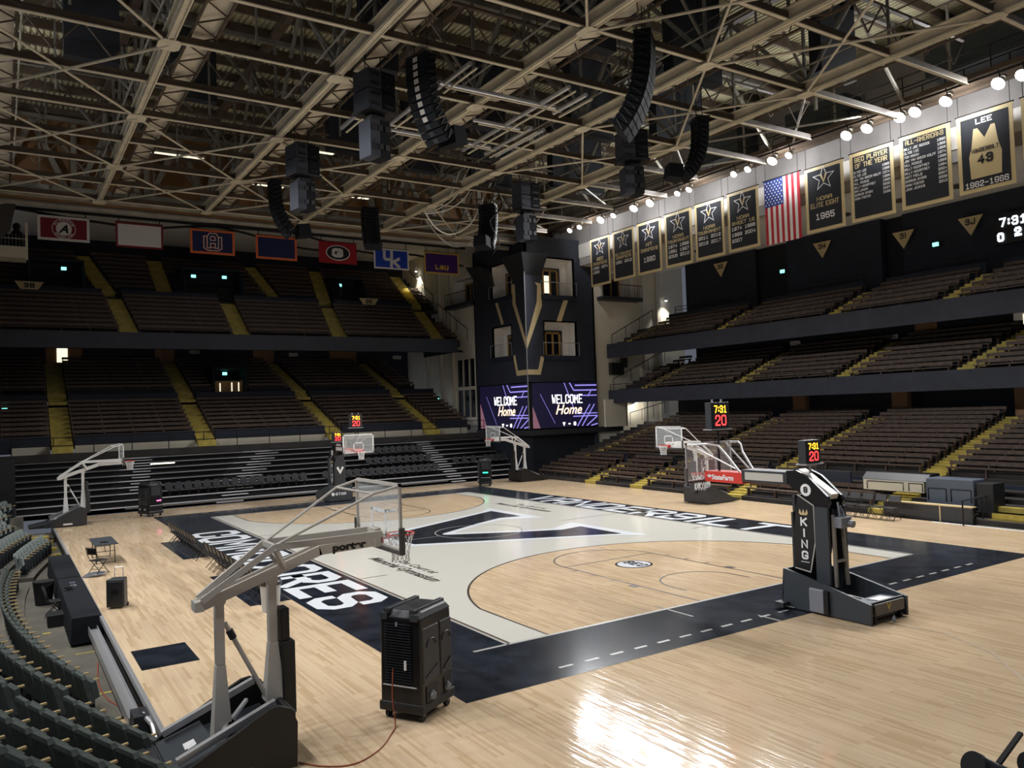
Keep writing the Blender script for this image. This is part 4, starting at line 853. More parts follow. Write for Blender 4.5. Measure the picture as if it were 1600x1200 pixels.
cable('pale cable loop hanging over the flags, upper strand', [(3.74, 11.5, 16.59), (4.41, 11.5, 15.73), (5.44, 11.5, 15.41), (6.76, 11.5, 16.15), (7.71, 11.5, 17.79), (8.53, 11.5, 19.2)], .035)
cable('grey cable loop hanging over the flags, lower strand', [(3.92, 11.6, 16.05), (4.8, 11.6, 15.13), (5.84, 11.6, 14.73), (7.17, 11.6, 15.42), (8.13, 11.6, 17.06), (8.69, 11.6, 18.9)], .035, 'steel_grey')
cable('black cable draped along the upper edge of the flags, left half', [(-16.5, 29.72, 18.9), (-9, 29.72, 18.3), (-3.5, 29.72, 18.8), (2.5, 29.72, 17.8), (7, 29.72, 17.9)], .07, 'rail')
cable('black cable draped along the upper edge of the flags, right half', [(-6, 29.7, 18.9), (1, 29.7, 19.0), (7.5, 29.7, 17.9), (12, 29.7, 18.0), (16.5, 29.7, 17.4)], .07, 'rail')
cable('thin white cable along the right side of black speaker column', [(7.6, 10, 18.2), (8.1, 10, 17), (7.2, 10, 16.0), (7.8, 10, 14.9), (7.5, 10.3, 14.2)], .03, 'rail')

# ------------------------------------------------------------------ hanging loudspeakers
def j_array(lab, x, y, zb, L, face, n=12, curl=52, box=True, pale=False):
    t = thing('line_array_speaker', lab, 'speaker', (x, y, zb), face, 'curved loudspeaker columns hanging from the roof')
    h = L/n*1.03; px, pz = 0.0, L; k = 0
    s = L/2.75
    tot = sum(math.cos(math.radians(curl*(i/n)**1.6)) for i in range(n)); h = L/tot
    P = []
    for i in range(n):
        th = math.radians(curl*(i/n)**1.6); c, sn = math.cos(th), math.sin(th)
        q = (px-sn*h, pz-c*h)
        f = lambda d, z_: (px+(q[0]-px)*z_+d*c, pz+(q[1]-pz)*z_-d*sn)
        g = .04; m = MB(); W_ = .55*s; D = .27*s
        A_, B_, C_, E_ = f(D, g), f(D, 1-g), f(-D*.8, .88), f(-D*.8, .12)
        m.ext([(A_[0], -W_, A_[1]), (B_[0], -W_, B_[1]), (C_[0], -W_, C_[1]), (E_[0], -W_, E_[1])], (0, 2*W_, 0)); sb = m.build('speaker_box', 'speaker_black', t)
        m = MB(); a, b = f(D+.012, .15), f(D+.012, .85)
        m.face([(a[0], -.12*s, a[1]), (a[0], .12*s, a[1]), (b[0], .12*s, b[1]), (b[0], -.12*s, b[1])])
        m.build('horn_grille', 'speaker_black' if not pale else 'charcoal' if i > 8 else 'goal_grey', sb, label='pale centre horn strip' if pale and i <= 8 else None)
        for sy in (-1, 1):
            m = MB(); a, b = f(-D*.5, .2), f(D*.7, .8); m.bar((a[0], sy*(W_+.02), a[1]), (b[0], sy*(W_+.02), b[1]), .04, .05)
            a, b = f(-D*.95, .2), f(-D*.95, .8); m.build('rigging_bar', 'black', sb)
            m = MB(); m.bar((a[0], sy*W_*.7, a[1]), (b[0], sy*W_*.7, b[1]), .07, .06); m.build('rear_latch', 'black', sb)
        px, pz = q
    if box:
        m = MB(); m.hull8([(px-.95*s, -.42*s, pz-.05), (px-.25*s, -.5*s, pz-.15), (px-.25*s, .5*s, pz-.15), (px-.95*s, .42*s, pz-.05), (px-.85*s, -.38*s, pz+.6*s), (px-.2*s, -.45*s, pz+.5*s), (px-.2*s, .45*s, pz+.5*s), (px-.85*s, .38*s, pz+.6*s)]); m.build('rear_box', 'speaker_black', t)
    m = MB(); m.box(-.3, .3, -.5, .5, L, L+.08); m.build('hanging_frame', 'black', t)
    for sy in (-.35, .35): m = MB(); m.tube((0, sy, L), (0, sy, 23.42-zb), .02, 5); m.build('hanging_chain', 'black', t)
    return t
R_ = math.radians
j_array('curved black speaker column with pale centre strip, second hanging unit from upper left', -4.03, -3.9, 15.0, 2.75, R_(194), pale=True)
j_array('largest curved black speaker column hanging at upper right of centre', 1.88, -9.14, 14.5, 3.2, R_(-50), 14, 48, False)
j_array('small curved speaker column beside the catwalk lights', 8.7, -5.1, 14.8, 2.45, R_(-25), 12, 50)
j_array('curved speaker column hanging over the flags left of the stacked pair', -4.2, 13.6, 15.0, 2.8, R_(175), 12, 52)
j_array('dark speaker column seen from behind above the red flag', 2.3, 16.0, 15.1, 2.5, R_(80), 12, 50, False)
j_array('dark curved speaker column above the dark tower, beside cable loops', 7.7, 11.0, 14.6, 2.6, R_(40), 12, 50)
def stack(lab, x, y, zb, L, rz):
    t = thing('speaker_cluster', lab, 'speaker', (x, y, zb), rz, 'stacked loudspeaker clusters hanging from the roof')
    hu = L*.46
    for i in range(2):
        for j in range(2):
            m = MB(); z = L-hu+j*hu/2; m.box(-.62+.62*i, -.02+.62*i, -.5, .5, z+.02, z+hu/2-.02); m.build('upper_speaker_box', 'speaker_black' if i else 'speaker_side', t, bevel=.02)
            m = MB()
            for q in (.25, .75): m.box(-.5+.62*i, -.14+.62*i, -.53, -.5, z+hu/2*q-.05, z+hu/2*q+.03)
            m.build('grip_plate', 'black', t)
    m = MB(); m.box(-.66, .66, -.56, .56, L-hu-.08, L-hu); m.build('platform', 'black', t)
    hl = L-hu-.35
    for i in range(2):
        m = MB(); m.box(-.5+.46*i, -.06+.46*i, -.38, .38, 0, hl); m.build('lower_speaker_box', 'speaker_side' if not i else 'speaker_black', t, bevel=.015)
    for j in range(2):
        for i in range(3):
            m = MB(); m.box(-.44+.3*i, -.26+.3*i, -.41, -.38, hl*(.2+.5*j), hl*(.36+.5*j)); m.build('grip_plate', 'black', t)
    for sx in (-.4, .3): m = MB(); m.tube((sx, 0, L), (sx, 0, 23.42-zb), .02, 5); m.build('hanging_chain', 'black', t)
    m = MB(); m.box(-.3, .3, -.2, .2, hl, hl+.25); m.build('hanging_frame', 'black', t)
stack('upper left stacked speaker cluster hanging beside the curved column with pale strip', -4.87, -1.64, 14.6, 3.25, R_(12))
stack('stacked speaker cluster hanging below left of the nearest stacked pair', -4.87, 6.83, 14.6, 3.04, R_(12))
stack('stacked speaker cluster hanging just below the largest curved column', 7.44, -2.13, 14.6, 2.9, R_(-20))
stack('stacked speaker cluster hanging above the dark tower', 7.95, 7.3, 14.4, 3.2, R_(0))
# ------------------------------------------------------------------ flood lamps on the right catwalk, plus added unseen lamps
FL = [18.55, 17.36, 14.88, 13.47, 11.32, 9.73, 7.18, 6.17, 2.55, 1.51, -.22, -1.33, -4.85, -5.99, -7.7, -8.47, -9.92, -12.19, -13.16]
def flood(x, y, z, aim, lab, big, warm, w, added_fill=False):
    t = thing('flood_lamp', lab, 'light', (x, y, z), world=True, group='flood lamps on the catwalks')
    d = (Vector(aim)-Vector((x, y, z))).normalized(); c = Vector((x, y, z)); r = .26 if big else .18
    m = MB(); m.tube(c-d*.38, c, r*.55, 14, r*1.08, cap=False); m.tube(c-d*.6, c-d*.36, r*.5, 12); m.build('housing', 'goal_grey', t, smooth=True)
    m = MB(); m.tube(c-d*.06, c-d*.03, r*.98, 16); m.build('lens', 'lens', t)
    m = MB(); m.bar(c-d*.3, (x, y, z+.8), .05, .03); m.build('bracket', 'rail', t)
    lamp(t, c+d*.05, aim, w, 100, (1, .93, .78) if warm else (.97, .98, 1), r, .6)
    if added_fill: lamp(t, c-d*.05+Vector((.35 if x > 0 else -.35, 0, 0)), c+Vector((3 if x > 0 else -3, 0, .6)), ADDED_FILL_W, 170, (.97, .98, 1), .2, .4, 'added_fill')  # added light with no fixture, brightens the fascia side
    if added_fill: lamp(t, c+Vector((-.9 if x > 0 else .9, 0, .3)), c+Vector((-4 if x > 0 else 4, 0, 3)), ADDED_FILL_W*1.5, 165, (.97, .98, 1), .2, .4, 'added_fill')  # added up-light with no fixture, brightens trusses and deck
for i, y in enumerate(FL):
    big = i in (2, 4, 5, 10, 12, 14, 16, 17) or y < -3
    flood(19.5, y, 18.4, (1.5+3*math.sin(i*2.1), y*.75, 0), f'glowing flood lamp on the right catwalk, {ORD[i]} from the left', big, i in (13, 17), LAMP_W, i % 3 == 1)
for i in range(3): flood(19.5, -15.5-2.8*i, 18.4, (4, -15-2.5*i, 0), f'added unseen flood lamp on the right catwalk past the picture edge, {ORD[i]} of three', True, False, LAMP_W)  # added out of view to light the near floor and goal
for i in range(16):  # unseen mirrored row, added to light the floor from the left
    y = 18-2.7*i
    flood(-20.5, y, 18.4, (-1.5+3*math.sin(i*1.7), y*.75, 0), f'added unseen flood lamp on the left outside the picture, {ORD[i]} from the far end', True, False, LAMP_W*1.0, i % 4 == 1)
def catwalk(x, lab, s):
    t = thing('light_catwalk', lab, 'catwalk', (x, 0, 18.9), world=True)
    m = MB(); m.box(x-.1, x+1.6, -24, 22, 19.15, 19.2); m.box(x-.14, x-.06, -24, 22, 19.0, 19.2); m.box(x+1.56, x+1.66, -24, 22, 19.0, 19.2); m.build('walkway', 'steel_dark', t)
    m = MB()
    for q in (x-.1, x+1.6):
        for z in (19.7, 20.2): m.tube((q, -24, z), (q, 22, z), .03, 5)
    m.tube((x, -24, 18.9), (x, 22, 18.9), .05, 6); m.build('rail_bar', 'rail', t)
    for i in range(24):
        y = -24+2*i; m = MB()
        for q in (x-.1, x+1.6): m.tube((q, y, 19.2), (q, y, 20.2), .03, 4)
        m.build('rail_post', 'rail', t)
    for i in range(8):
        y = -22+6*i; m = MB(); m.tube((x+.4, y, 19.2), (x+.4, y, 23), .07, 6); m.build('hanger', 'steel_grey', t)
catwalk(19.5, 'long catwalk carrying the flood lamps above the championship banners', 1)
for k, (x0, x1, y0, y1, z0, z1) in enumerate(((20.8, 22.3, -4.0, -.2, 19.6, 21.2), (20.5, 22.3, 3.0, 6.5, 20.0, 21.6), (20.5, 22.3, -13, -8.5, 20.2, 22.0))):
    m = MB(); m.box(x0, x1, y0, y1, z0, z1); o = m.build('air_duct', 'slate'); tag(o, f'grey rectangular air duct on the fascia wall, {("second","first","third")[k]} from the left', 'duct', 'air ducts on the right fascia')
# ------------------------------------------------------------------ banners
BAN = [(18.15, 15.87, 17.72, 14.13), (15.5, 13.19, 17.77, 14.17), (12.85, 10.45, 17.79, 14.17), (10.07, 7.58, 17.82, 14.2), (7.29, 4.85, 17.83, 14.22), (4.53, 2.15, 17.87, 14.25)]
def star(m, c, r, w):
    P = [c+Vector((0, -math.sin(2*PI*k/5), math.cos(2*PI*k/5)))*r for k in range(5)]
    Q = [c+Vector((0, -math.sin(2*PI*(k+.5)/5), math.cos(2*PI*(k+.5)/5)))*r*.42 for k in range(5)]
    R2 = [x for p in zip(P, Q) for x in p]; R3 = [c+(p-c)*(1-w) for p in R2]
    for i in range(10): j = (i+1) % 10; m.face([R2[i], R2[j], R3[j], R3[i]])
def banner(ya, yb, zt, zb, lab, rows, grp='championship banners', starry=True, extra=None):
    X = 21.1; t = thing('banner', lab, 'banner', (X, (ya+yb)/2, zb), world=True, group=grp); W_ = ya-yb; H = zt-zb; cy = (ya+yb)/2
    N_ = 14
    def sheet(m, i0, i1, x, q0, q1):   # gently rippled cloth
        for i in range(N_):
            a0, a1 = q0+(q1-q0)*i/N_, q0+(q1-q0)*(i+1)/N_
            f = lambda a: x
            m.hull8([(f(a0), a0, i0), (f(a1), a1, i0), (f(a1)+.03, a1, i0), (f(a0)+.03, a0, i0), (f(a0), a0, i1), (f(a1), a1, i1), (f(a1)+.03, a1, i1), (f(a0)+.03, a0, i1)])
    m = MB(); sheet(m, zb, zt, X, ya, yb); m.build('gold_border', 'gold', t)
    m = MB(); b = .075*W_; m.box(X-.012, X-.004, yb+b, ya-b, zb+b, zt-b); m.build('cloth', 'banner_black', t)
    m = MB(); m.tube((X+.02, ya+.05, zt+.03), (X+.02, yb-.05, zt+.03), .035, 6); m.build('hanging_pole', 'rail', t)
    if starry:
        m = MB(); c = Vector((X-.02, cy, zb+H*.80)); star(m, c, .30*W_, .14); m.build('star', 'white', t)
        m = MB(); btext(m, 'V', c+Vector((-.004, 0, -.10*W_)), (0, -1, 0), (0, 0, 1), .2*W_, .17*W_, 0, .045*W_); m.build('star_letter', 'gold', t)
    for (tx, ry, hh, ww, col, al, off) in rows:
        h = hh*H; w = ww*W_; m = MB(); btext(m, tx, (X-.022, cy-off*W_, zb+ry*H), (0, -1, 0), (0, 0, 1), h, w, w*.14, min(w*.24, h*.19), 0, al); m.build('lettering', col, t)
    for q in (ya-.1, yb+.1): m = MB(); m.tube((X, q, zt), (X, q, 19.16), .015, 4); m.build('hanging_cord', 'rail', t)
    if extra: extra(t, X, cy, W_, H, zb)
TR = lambda l: l
g, w_ = 'gold', 'white'
texts = [('SEC champions, years 1965 1974 1993', [('SEC', .52, .07, .10, g, 'c', 0), ('CHAMPIONS', .43, .07, .075, g, 'c', 0), ('1965', .345, .06, .075, w_, 'l', -.38), ('1974', .345, .06, .075, w_, 'r', .38), ('1993', .26, .06, .075, w_, 'l', -.38)]),
         ('SEC tournament champions, years 1951 2012', [('SEC TOURNAMENT', .50, .05, .05, g, 'c', 0), ('CHAMPIONS', .42, .07, .075, g, 'c', 0), ('1951', .33, .06, .075, w_, 'l', -.38), ('2012', .33, .06, .075, w_, 'r', .38)]),
         ('NIT champions, year 1990', [('NIT', .52, .07, .10, g, 'c', 0), ('CHAMPIONS', .42, .07, .075, g, 'c', 0), ('1990', .22, .10, .11, w_, 'c', 0)]),
         ('NCAA tournament with six years starting 1974 1989', [('NCAA', .52, .06, .09, g, 'c', 0), ('TOURNAMENT', .44, .06, .07, g, 'c', 0), ('1974', .35, .06, .075, w_, 'l', -.38), ('1989', .35, .06, .075, w_, 'r', .38), ('1991', .26, .06, .075, w_, 'l', -.38), ('1997', .26, .06, .075, w_, 'r', .38), ('2008', .17, .06, .075, w_, 'l', -.38), ('2010', .17, .06, .075, w_, 'r', .38)]),
         ('NCAA tournament with years 2011 2012 2016 2017', [('NCAA', .52, .06, .09, g, 'c', 0), ('TOURNAMENT', .44, .06, .07, g, 'c', 0), ('2011', .35, .06, .075, w_, 'l', -.38), ('2012', .35, .06, .075, w_, 'r', .38), ('2016', .25, .06, .075, w_, 'l', -.38), ('2017', .25, .06, .075, w_, 'r', .38)]),
         ('NCAA sweet 16 with five years', [('NCAA', .52, .06, .09, g, 'c', 0), ('SWEET 16', .44, .06, .085, g, 'c', 0), ('1974', .35, .06, .075, w_, 'l', -.38), ('1988', .35, .06, .075, w_, 'r', .38), ('1993', .25, .06, .075, w_, 'l', -.38), ('2004', .25, .06, .075, w_, 'r', .38), ('2007', .15, .06, .075, w_, 'l', -.38)])]
for b, (lb, rows) in zip(BAN, texts): banner(*b, f'black and gold banner reading {lb}', rows)
banner(-1.11, -3.52, 17.84, 14.25, 'black and gold banner reading NCAA elite eight, year 1965', [('NCAA', .47, .06, .09, g, 'c', 0), ('ELITE EIGHT', .37, .075, .068, g, 'c', 0), ('1965', .18, .10, .11, w_, 'c', 0)])
rows = [('SEC PLAYER', .86, .07, .070, g, 'c', 0), ('OF THE YEAR', .77, .07, .064, g, 'c', 0)]
for k, (a, b) in enumerate((('CLYDE LEE', '1965'), ('CLYDE LEE', '1966'), ('JAN VAN BREDA KOLFF', '1974'), ('WILL PERDUE', '1988'), ('BILLY MCCAFFREY', '1993'), ('DAN LANGHI', '2000'), ('DERRICK BYARS', '2007'), ('SHAN FOSTER', '2008'))):
    rows += [(a, .70-.055*k, .035, .031, w_, 'l', -.41), (b, .70-.055*k, .035, .036, w_, 'r', .41)]
banner(-3.91, -6.35, 17.9, 14.28, 'black and gold banner listing SEC player of the year names', rows, starry=False)
rows = [('ALL-AMERICANS', .87, .065, .054, g, 'c', 0)]
for k, (a, b) in enumerate((('BILLY JOE ADCOCK', '1950'), ('CLYDE LEE', '1966'), ('TOM HAGAN', '1969'), ('JAN VAN BREDA KOLFF', '1974'), ('WILL PERDUE', '1988'), ('BILLY MCCAFFREY', '1993'), ('BILLY MCCAFFREY', '1994'), ('MATT FREIJE', '2004'), ('DERRICK BYARS', '2007'), ('SHAN FOSTER', '2008'), ('JOHN JENKINS', '2012'))):
    rows += [(a, .80-.055*k, .035, .031, w_, 'l', -.41), (b, .80-.055*k, .035, .036, w_, 'r', .41)]
banner(-6.7, -9.22, 17.95, 14.3, 'black and gold banner listing all american names and years', rows, starry=False)
def jersey(t, X, cy, W_, H, zb):
    m = MB(); f = lambda a, b: (X-.03, cy-a*W_, zb+b*H)
    m.ext([f(-.27, .17), f(.27, .17), f(.29, .45), (X-.03, cy-.24*W_, zb+.56*H), f(.19, .80), f(.12, .80), f(.0, .66), f(-.12, .80), f(-.19, .80), f(-.24, .56), f(-.29, .45)], (.012, 0, 0)); m.build('jersey', 'gold', t, label='gold sleeveless jersey')
    m = MB(); btext(m, 'VANDERBILT', (X-.05, cy, zb+.50*H), (0, -1, 0), (0, 0, 1), .055*H, .05*W_, .006*W_, .013*W_, arc=1.6*W_) if False else btext(m, 'VANDERBILT', (X-.05, cy, zb+.49*H), (0, -1, 0), (0, 0, 1), .055*H, .046*W_, .006*W_, .013*W_)
    btext(m, '43', (X-.05, cy, zb+.34*H), (0, -1, 0), (0, 0, 1), .12*H, .13*W_, .02*W_, .04*W_); m.build('jersey_number', 'banner_black', t)
banner(-9.52, -12.0, 18.0, 14.35, 'black banner with gold jersey number 43, name LEE, years 1962-1966', [('LEE', .85, .07, .09, w_, 'c', 0), ('1962-1966', .06, .075, .076, w_, 'c', 0)], starry=False, extra=jersey)
banner(-12.33, -14.8, 18.0, 14.3, 'plain part of a black and gold banner cut by the right picture edge', [], starry=False)
def us_flag():
    X, ya, yb, zt, zb = 21.1, 1.68, -.77, 17.9, 14.15
    t = thing('national_flag', 'American stars and stripes flag hanging vertically between black banners', 'flag', (X, .45, zb), world=True); w = (ya-yb)/13
    for k in range(13):
        m = MB(); a, b = ya-w*k, ya-w*(k+1); m.box(X-.01, X+.01, b, a, zb if k > 6 or True else 0, zt); m.build('stripe', 'flag_red' if k % 2 == 0 else 'flag_white', t)
    m = MB(); m.box(X-.03, X-.012, ya-7*w, ya, zt-1.55, zt); m.build('star_field', 'flag_blue', t)
    m = MB()
    for r in range(9):
        for c in range(6 if r % 2 == 0 else 5):
            y = ya-.10-(c+(0 if r % 2 == 0 else .5))*(7*w-.2)/5; z = zt-.13-r*1.29/8; P = []
            for q in range(10): R3 = .065 if q % 2 == 0 else .028; P.append((X-.034, y-R3*math.sin(PI*q/5), z+R3*math.cos(PI*q/5)))
            m.face(P)
    m.build('flag_stars', 'white', t); m = MB(); m.tube((X, ya+.1, zt+.04), (X, yb-.1, zt+.04), .035, 6); m.build('hanging_pole', 'rail', t)
    for q in (ya-.1, yb+.1): m = MB(); m.tube((X, q, zt), (X, q, 19.16), .015, 4); m.build('hanging_cord', 'rail', t)
us_flag()
# ------------------------------------------------------------------ conference flags along the far end
def flag(x0, x1, z0, z1, lab, border, field, deco=None, bw=.16):
    Y_ = 29.55; t = thing('flag', lab, 'flag', ((x0+x1)/2, Y_, z0), world=True, group='team flags over the far stand')
    m = MB(); m.box(x0, x1, Y_, Y_+.03, z0, z1); m.build('flag_border', border, t)
    m = MB(); m.box(x0+bw, x1-bw, Y_-.012, Y_-.002, z0+bw, z1-bw); m.build('flag_field', field, t)
    m = MB(); m.tube((x0, Y_+.02, z1+.03), (x1, Y_+.02, z1+.03), .03, 6); m.build('hanging_pole', 'rail', t)
    for q in (x0+.2, x1-.2): m = MB(); m.tube((q, Y_+.05, z1), (q, Y_+.08, 18.85), .03, 4); m.build('hanging_cord', 'rail', t)
    if deco: deco(t, (x0+x1)/2, (z0+z1)/2, Y_-.02)
def disc(m, cx, cz, y, rx, rz, n=32, r0=None):
    if r0 is None: m.face([(cx+rx*math.cos(2*PI*i/n), y, cz+rz*math.sin(2*PI*i/n)) for i in range(n)])
    else:
        for i in range(n):
            a, b = 2*PI*i/n, 2*PI*(i+1)/n; m.face([(cx+rx*math.cos(a), y, cz+rz*math.sin(a)), (cx+rx*math.cos(b), y, cz+rz*math.sin(b)), (cx+r0*rx*math.cos(b), y, cz+r0*rz*math.sin(b)), (cx+r0*rx*math.cos(a), y, cz+r0*rz*math.sin(a))])
UX, UZ = (1, 0, 0), (0, 0, 1)
def d_al(t, cx, cz, y):
    m = MB(); disc(m, cx, cz, y, .68, .68); m.build('ring', 'flag_white', t); m = MB(); disc(m, cx, cz, y-.004, .64, .64, r0=.70); m.build('ring', 'crimson', t)
    m = MB(); btext(m, 'ALABAMA', (cx, y-.008, cz), UX, UZ, .13, .12, .05, .03, arc=.48); btext(m, 'CRIMSON TIDE', (cx, y-.008, cz), UX, UZ, .13, .10, .02, .028, arc=-.61); m.build('lettering', 'flag_white', t)
    ftext('letter', 'A', 'banner_black', .72, (cx-.02, y-.01, cz-.26), UX, UZ, t, .03, .35)
def d_au(t, cx, cz, y):
    for k, (ch, z, h, w) in enumerate((('U', -.58, .92, 1.15), ('A', -.40, .98, .70))):
        for mt, g_, o in (('flag_orange', .085, 0), ('flag_white', .05, -.004), ('auburn_navy', 0, -.008)):
            m = MB(); btext(m, ch, (cx, y+o-.012*k, cz+z-g_), UX, UZ, h+2*g_, w+2*g_, 0, .15+g_*2); m.build('monogram', mt, t)
def d_ga(t, cx, cz, y):
    m = MB(); disc(m, cx, cz, y, .98, .60); m.build('oval', 'flag_white', t); m = MB(); disc(m, cx, cz, y-.004, .90, .53); m.build('oval', 'banner_black', t)
    m = MB(); btext(m, 'G', (cx-.05, y-.008, cz-.36), UX, UZ, .72, .9, 0, .24); m.build('letter', 'flag_white', t)
def d_ky(t, cx, cz, y):
    for k, (ch, x, z) in enumerate((('U', -.32, -.12), ('K', .28, -.66))):
        for mt, g_, o in (('flag_white', .05, 0), ('ky_blue', .02, -.004), ('flag_white', 0, -.008)):
            m = MB(); btext(m, ch, (cx+x, y+o-.012*k, cz+z-g_), UX, UZ, .76+2*g_, .78+2*g_, 0, .15+g_*2); m.build('monogram', mt, t)
def d_lsu(t, cx, cz, y):
    m = MB(); btext(m, 'LSU', (cx, y, cz-.55), UX, UZ, .40, .38, .05, .12); m.build('lettering', 'lsu_gold', t)
flag(-14.7, -11.75, 16.95, 18.55, 'crimson flag with white border and round letter A crest, leftmost flag', 'flag_white', 'crimson', d_al)
flag(-10.2, -7.25, 16.85, 18.55, 'white flag with red border, second from the left', 'crimson', 'flag_white', None, .13)
flag(-5.5, -2.45, 16.8, 18.55, 'navy flag with orange border and AU monogram', 'flag_orange', 'auburn_navy', d_au)
flag(-.95, 2.1, 16.75, 18.5, 'plain navy flag with bright orange border, fourth from the left', 'flag_orange', 'auburn_navy', None)
flag(3.8, 6.85, 16.8, 18.45, 'red flag with letter G in a black oval', 'georgia_red', 'georgia_red', d_ga, .1)
flag(8.3, 11.35, 16.65, 18.3, 'blue flag with white border and UK monogram', 'flag_white', 'ky_blue', d_ky, .13)
flag(12.75, 16.0, 16.55, 18.35, 'purple flag with gold border and letters LSU, rightmost flag', 'lsu_gold', 'lsu_purple', d_lsu, .13)

# ------------------------------------------------------------------ basketball goals; local frame: board faces +X, board plane x = 0
def net_and_rim(t, x=0):
    m = MB(); n = 20; P = [(x+.38+.235*math.cos(2*PI*i/n), .235*math.sin(2*PI*i/n), 3.05) for i in range(n+1)]
    m.path(P, .013, 6); m.box(x+.0, x+.16, -.1, .1, 3.0, 3.05); m.box(x, x+.03, -.12, .12, 2.92, 3.06); rm = m.build('rim', 'red', t, label='orange red rim')
    m = MB(); k = 12
    lv = [(.23, 0), (.19, -.12), (.155, -.24), (.14, -.36), (.15, -.46)]
    for a in range(k):
        for s in (1, -1):
            pts = []
            for j, (r, z) in enumerate(lv): th = 2*PI*(a+s*.5*j)/k; pts.append((x+.38+r*math.cos(th), r*math.sin(th), 3.04+z))
            m.path(pts, .0065, 4)
    m.build('net', 'white', rm)
def board(t, frame, x=0, pad=True, fr_w=.05, target='white'):
    m = MB(); m.box(x-.012, x, -.87, .87, 2.95, 3.93); gl = m.build('backboard_glass', 'glass', t)
    m = MB()
    for y in (-.915, .915-fr_w): m.box(x-.035, x+.006, y, y+fr_w, 2.9, 3.97)
    m.box(x-.035, x+.006, -.915, .915, 3.97-fr_w, 3.97); m.box(x-.035, x+.006, -.915, .915, 2.9, 2.9+fr_w); m.build('backboard_frame', frame, t)
    m = MB(); w = .05
    m.box(x+.001, x+.006, -.305, .305, 3.51-w, 3.51); m.box(x+.001, x+.006, -.305, .305, 3.06, 3.06+w)
    for y in (-.305, .305-w): m.box(x+.001, x+.006, y, y+w, 3.06, 3.51)
    m.build('target_square', target, gl)
    if pad:
        m = MB()
        for y in (-.95, .90): m.box(x-.06, x+.035, y, y+.05, 2.86, 3.28)
        m.box(x-.05, x+.03, -.93, .93, 2.85, 2.92); m.build('edge_pad', 'goal_dark', t, bevel=.012)
def practice_goal(label, x, y, rz, frame='goal_grey', padm='black', word=True):
    t = thing('basketball_goal', label, 'basketball goal', (x, y, 0), rz, 'portable practice goals')
    board(t, frame); net_and_rim(t)
    m = MB()
    A, B, C_ = (-2.88, 0, 2.36), (-1.05, 0, 2.96), (-.08, 0, 2.99)
    for s in (-1, 1):
        o = Vector((0, s*.11, 0)); m.bar(Vector(A)+o, Vector(B)+o, .055, .15); m.bar(Vector(B)+o+Vector((-.02, 0, 0)), Vector(C_)+o, .055, .15)
    m.bar(Vector(A)+Vector((0, -.14, 0)), Vector(A)+Vector((0, .14, 0)), .12, .14); m.box(-.14, -.035, -.16, .16, 2.9, 3.2); m.build('main_arm', frame, t)
    m = MB()
    for s in (-1, 1):
        m.bar((-2.85, s*.14, 2.44), (-1.82, s*.3, 3.12), .05, .09); m.bar((-1.82, s*.3, 3.12), (-.08, s*.3, 3.13), .05, .10); m.bar((-1.82, s*.3, 3.1), (-1.62, s*.12, 2.75), .07, .07)
    m.bar((-1.82, -.32, 3.12), (-1.82, .32, 3.12), .06, .08); m.build('upper_arm', frame, t)
    for s in (-1, 1):
        m = MB(); m.tube((-1.8, s*.26, 3.14), (-.42, s*.80, 3.84), .022, 8); m.tube((-.42, s*.80, 3.84), (-.03, s*.87, 3.93), .022, 8); m.build('board_strut', frame, t)
    m = MB(); m.tube((-.42, -.8, 3.84), (-.42, .8, 3.84), .02, 8); m.build('cross_strut', frame, t)
    for nm, px, z0, z1 in (('rear_post', -2.58, .28, 2.40), ('front_post', -1.80, .78, 2.60)):
        m = MB(); m.bar((px, 0, z0+.0), (px, 0, z1-.95), .30, .26, (0, 1, 0), .14, .13); m.bar((px, 0, z1-.95), (px, 0, z1), .13, .13, (0, 1, 0)); m.tube((px, -.10, z1+.0), (px, .10, z1+.0), .09, 12); m.build(nm, frame, t, bevel=.01)
    m = MB(); m.box(-1.70, -1.50, -.17, .17, .55, 1.65); m.box(-1.70, -1.57, -.14, .14, 1.65, 2.15); m.build('post_pad', padm, t, bevel=.02)
    m = MB(); m.tube((-2.5, 0, 2.05), (-1.92, 0, .86), .035, 8); m.build('lift_strut', frame, t); m = MB(); m.tube((-2.44, 0, 1.93), (-2.38, 0, 1.80), .055, 8); m.build('strut_collar', 'black', t)
    for s in (-1, 1):
        y0 = s*.84; m = MB(); P = [(-1.72, y0, .03), (-1.70, y0, .66), (-1.78, y0, .86), (-1.95, y0, .94), (-2.1, y0, .92), (-3.35, y0, .30), (-3.6, y0, .16), (-3.6, y0, .04)]
        m.ext(P, (0, -s*.07, 0)); m.build('side_pad', padm, t, bevel=.02)
    m = MB(); m.box(-1.80, -1.71, -.8, .8, .05, .82); m.build('front_pad', padm, t, bevel=.02)
    m = MB(); m.hull8([(-3.5, -.77, .06), (-1.82, -.77, .06), (-1.82, .77, .06), (-3.5, .77, .06), (-3.5, -.77, .2), (-1.82, -.77, .5), (-1.82, .77, .5), (-3.5, .77, .2)]); m.build('base_box', 'slate', t)
    m = MB(); m.hull8([(-4.2, -.7, .04), (-3.4, -.77, .04), (-3.4, .77, .04), (-4.2, .7, .04), (-4.2, -.7, .12), (-3.4, -.77, .25), (-3.4, .77, .25), (-4.2, .7, .12)]); m.build('rear_ramp', 'charcoal', t, bevel=.015)
    m = MB(); m.hull8([(-3.38, -.7, .24), (-2.75, -.7, .38), (-2.75, .7, .38), (-3.38, .7, .24), (-3.38, -.7, .27), (-2.75, -.7, .46), (-2.75, .7, .46), (-3.38, .7, .27)]); m.build('rear_plate', 'slate', t)
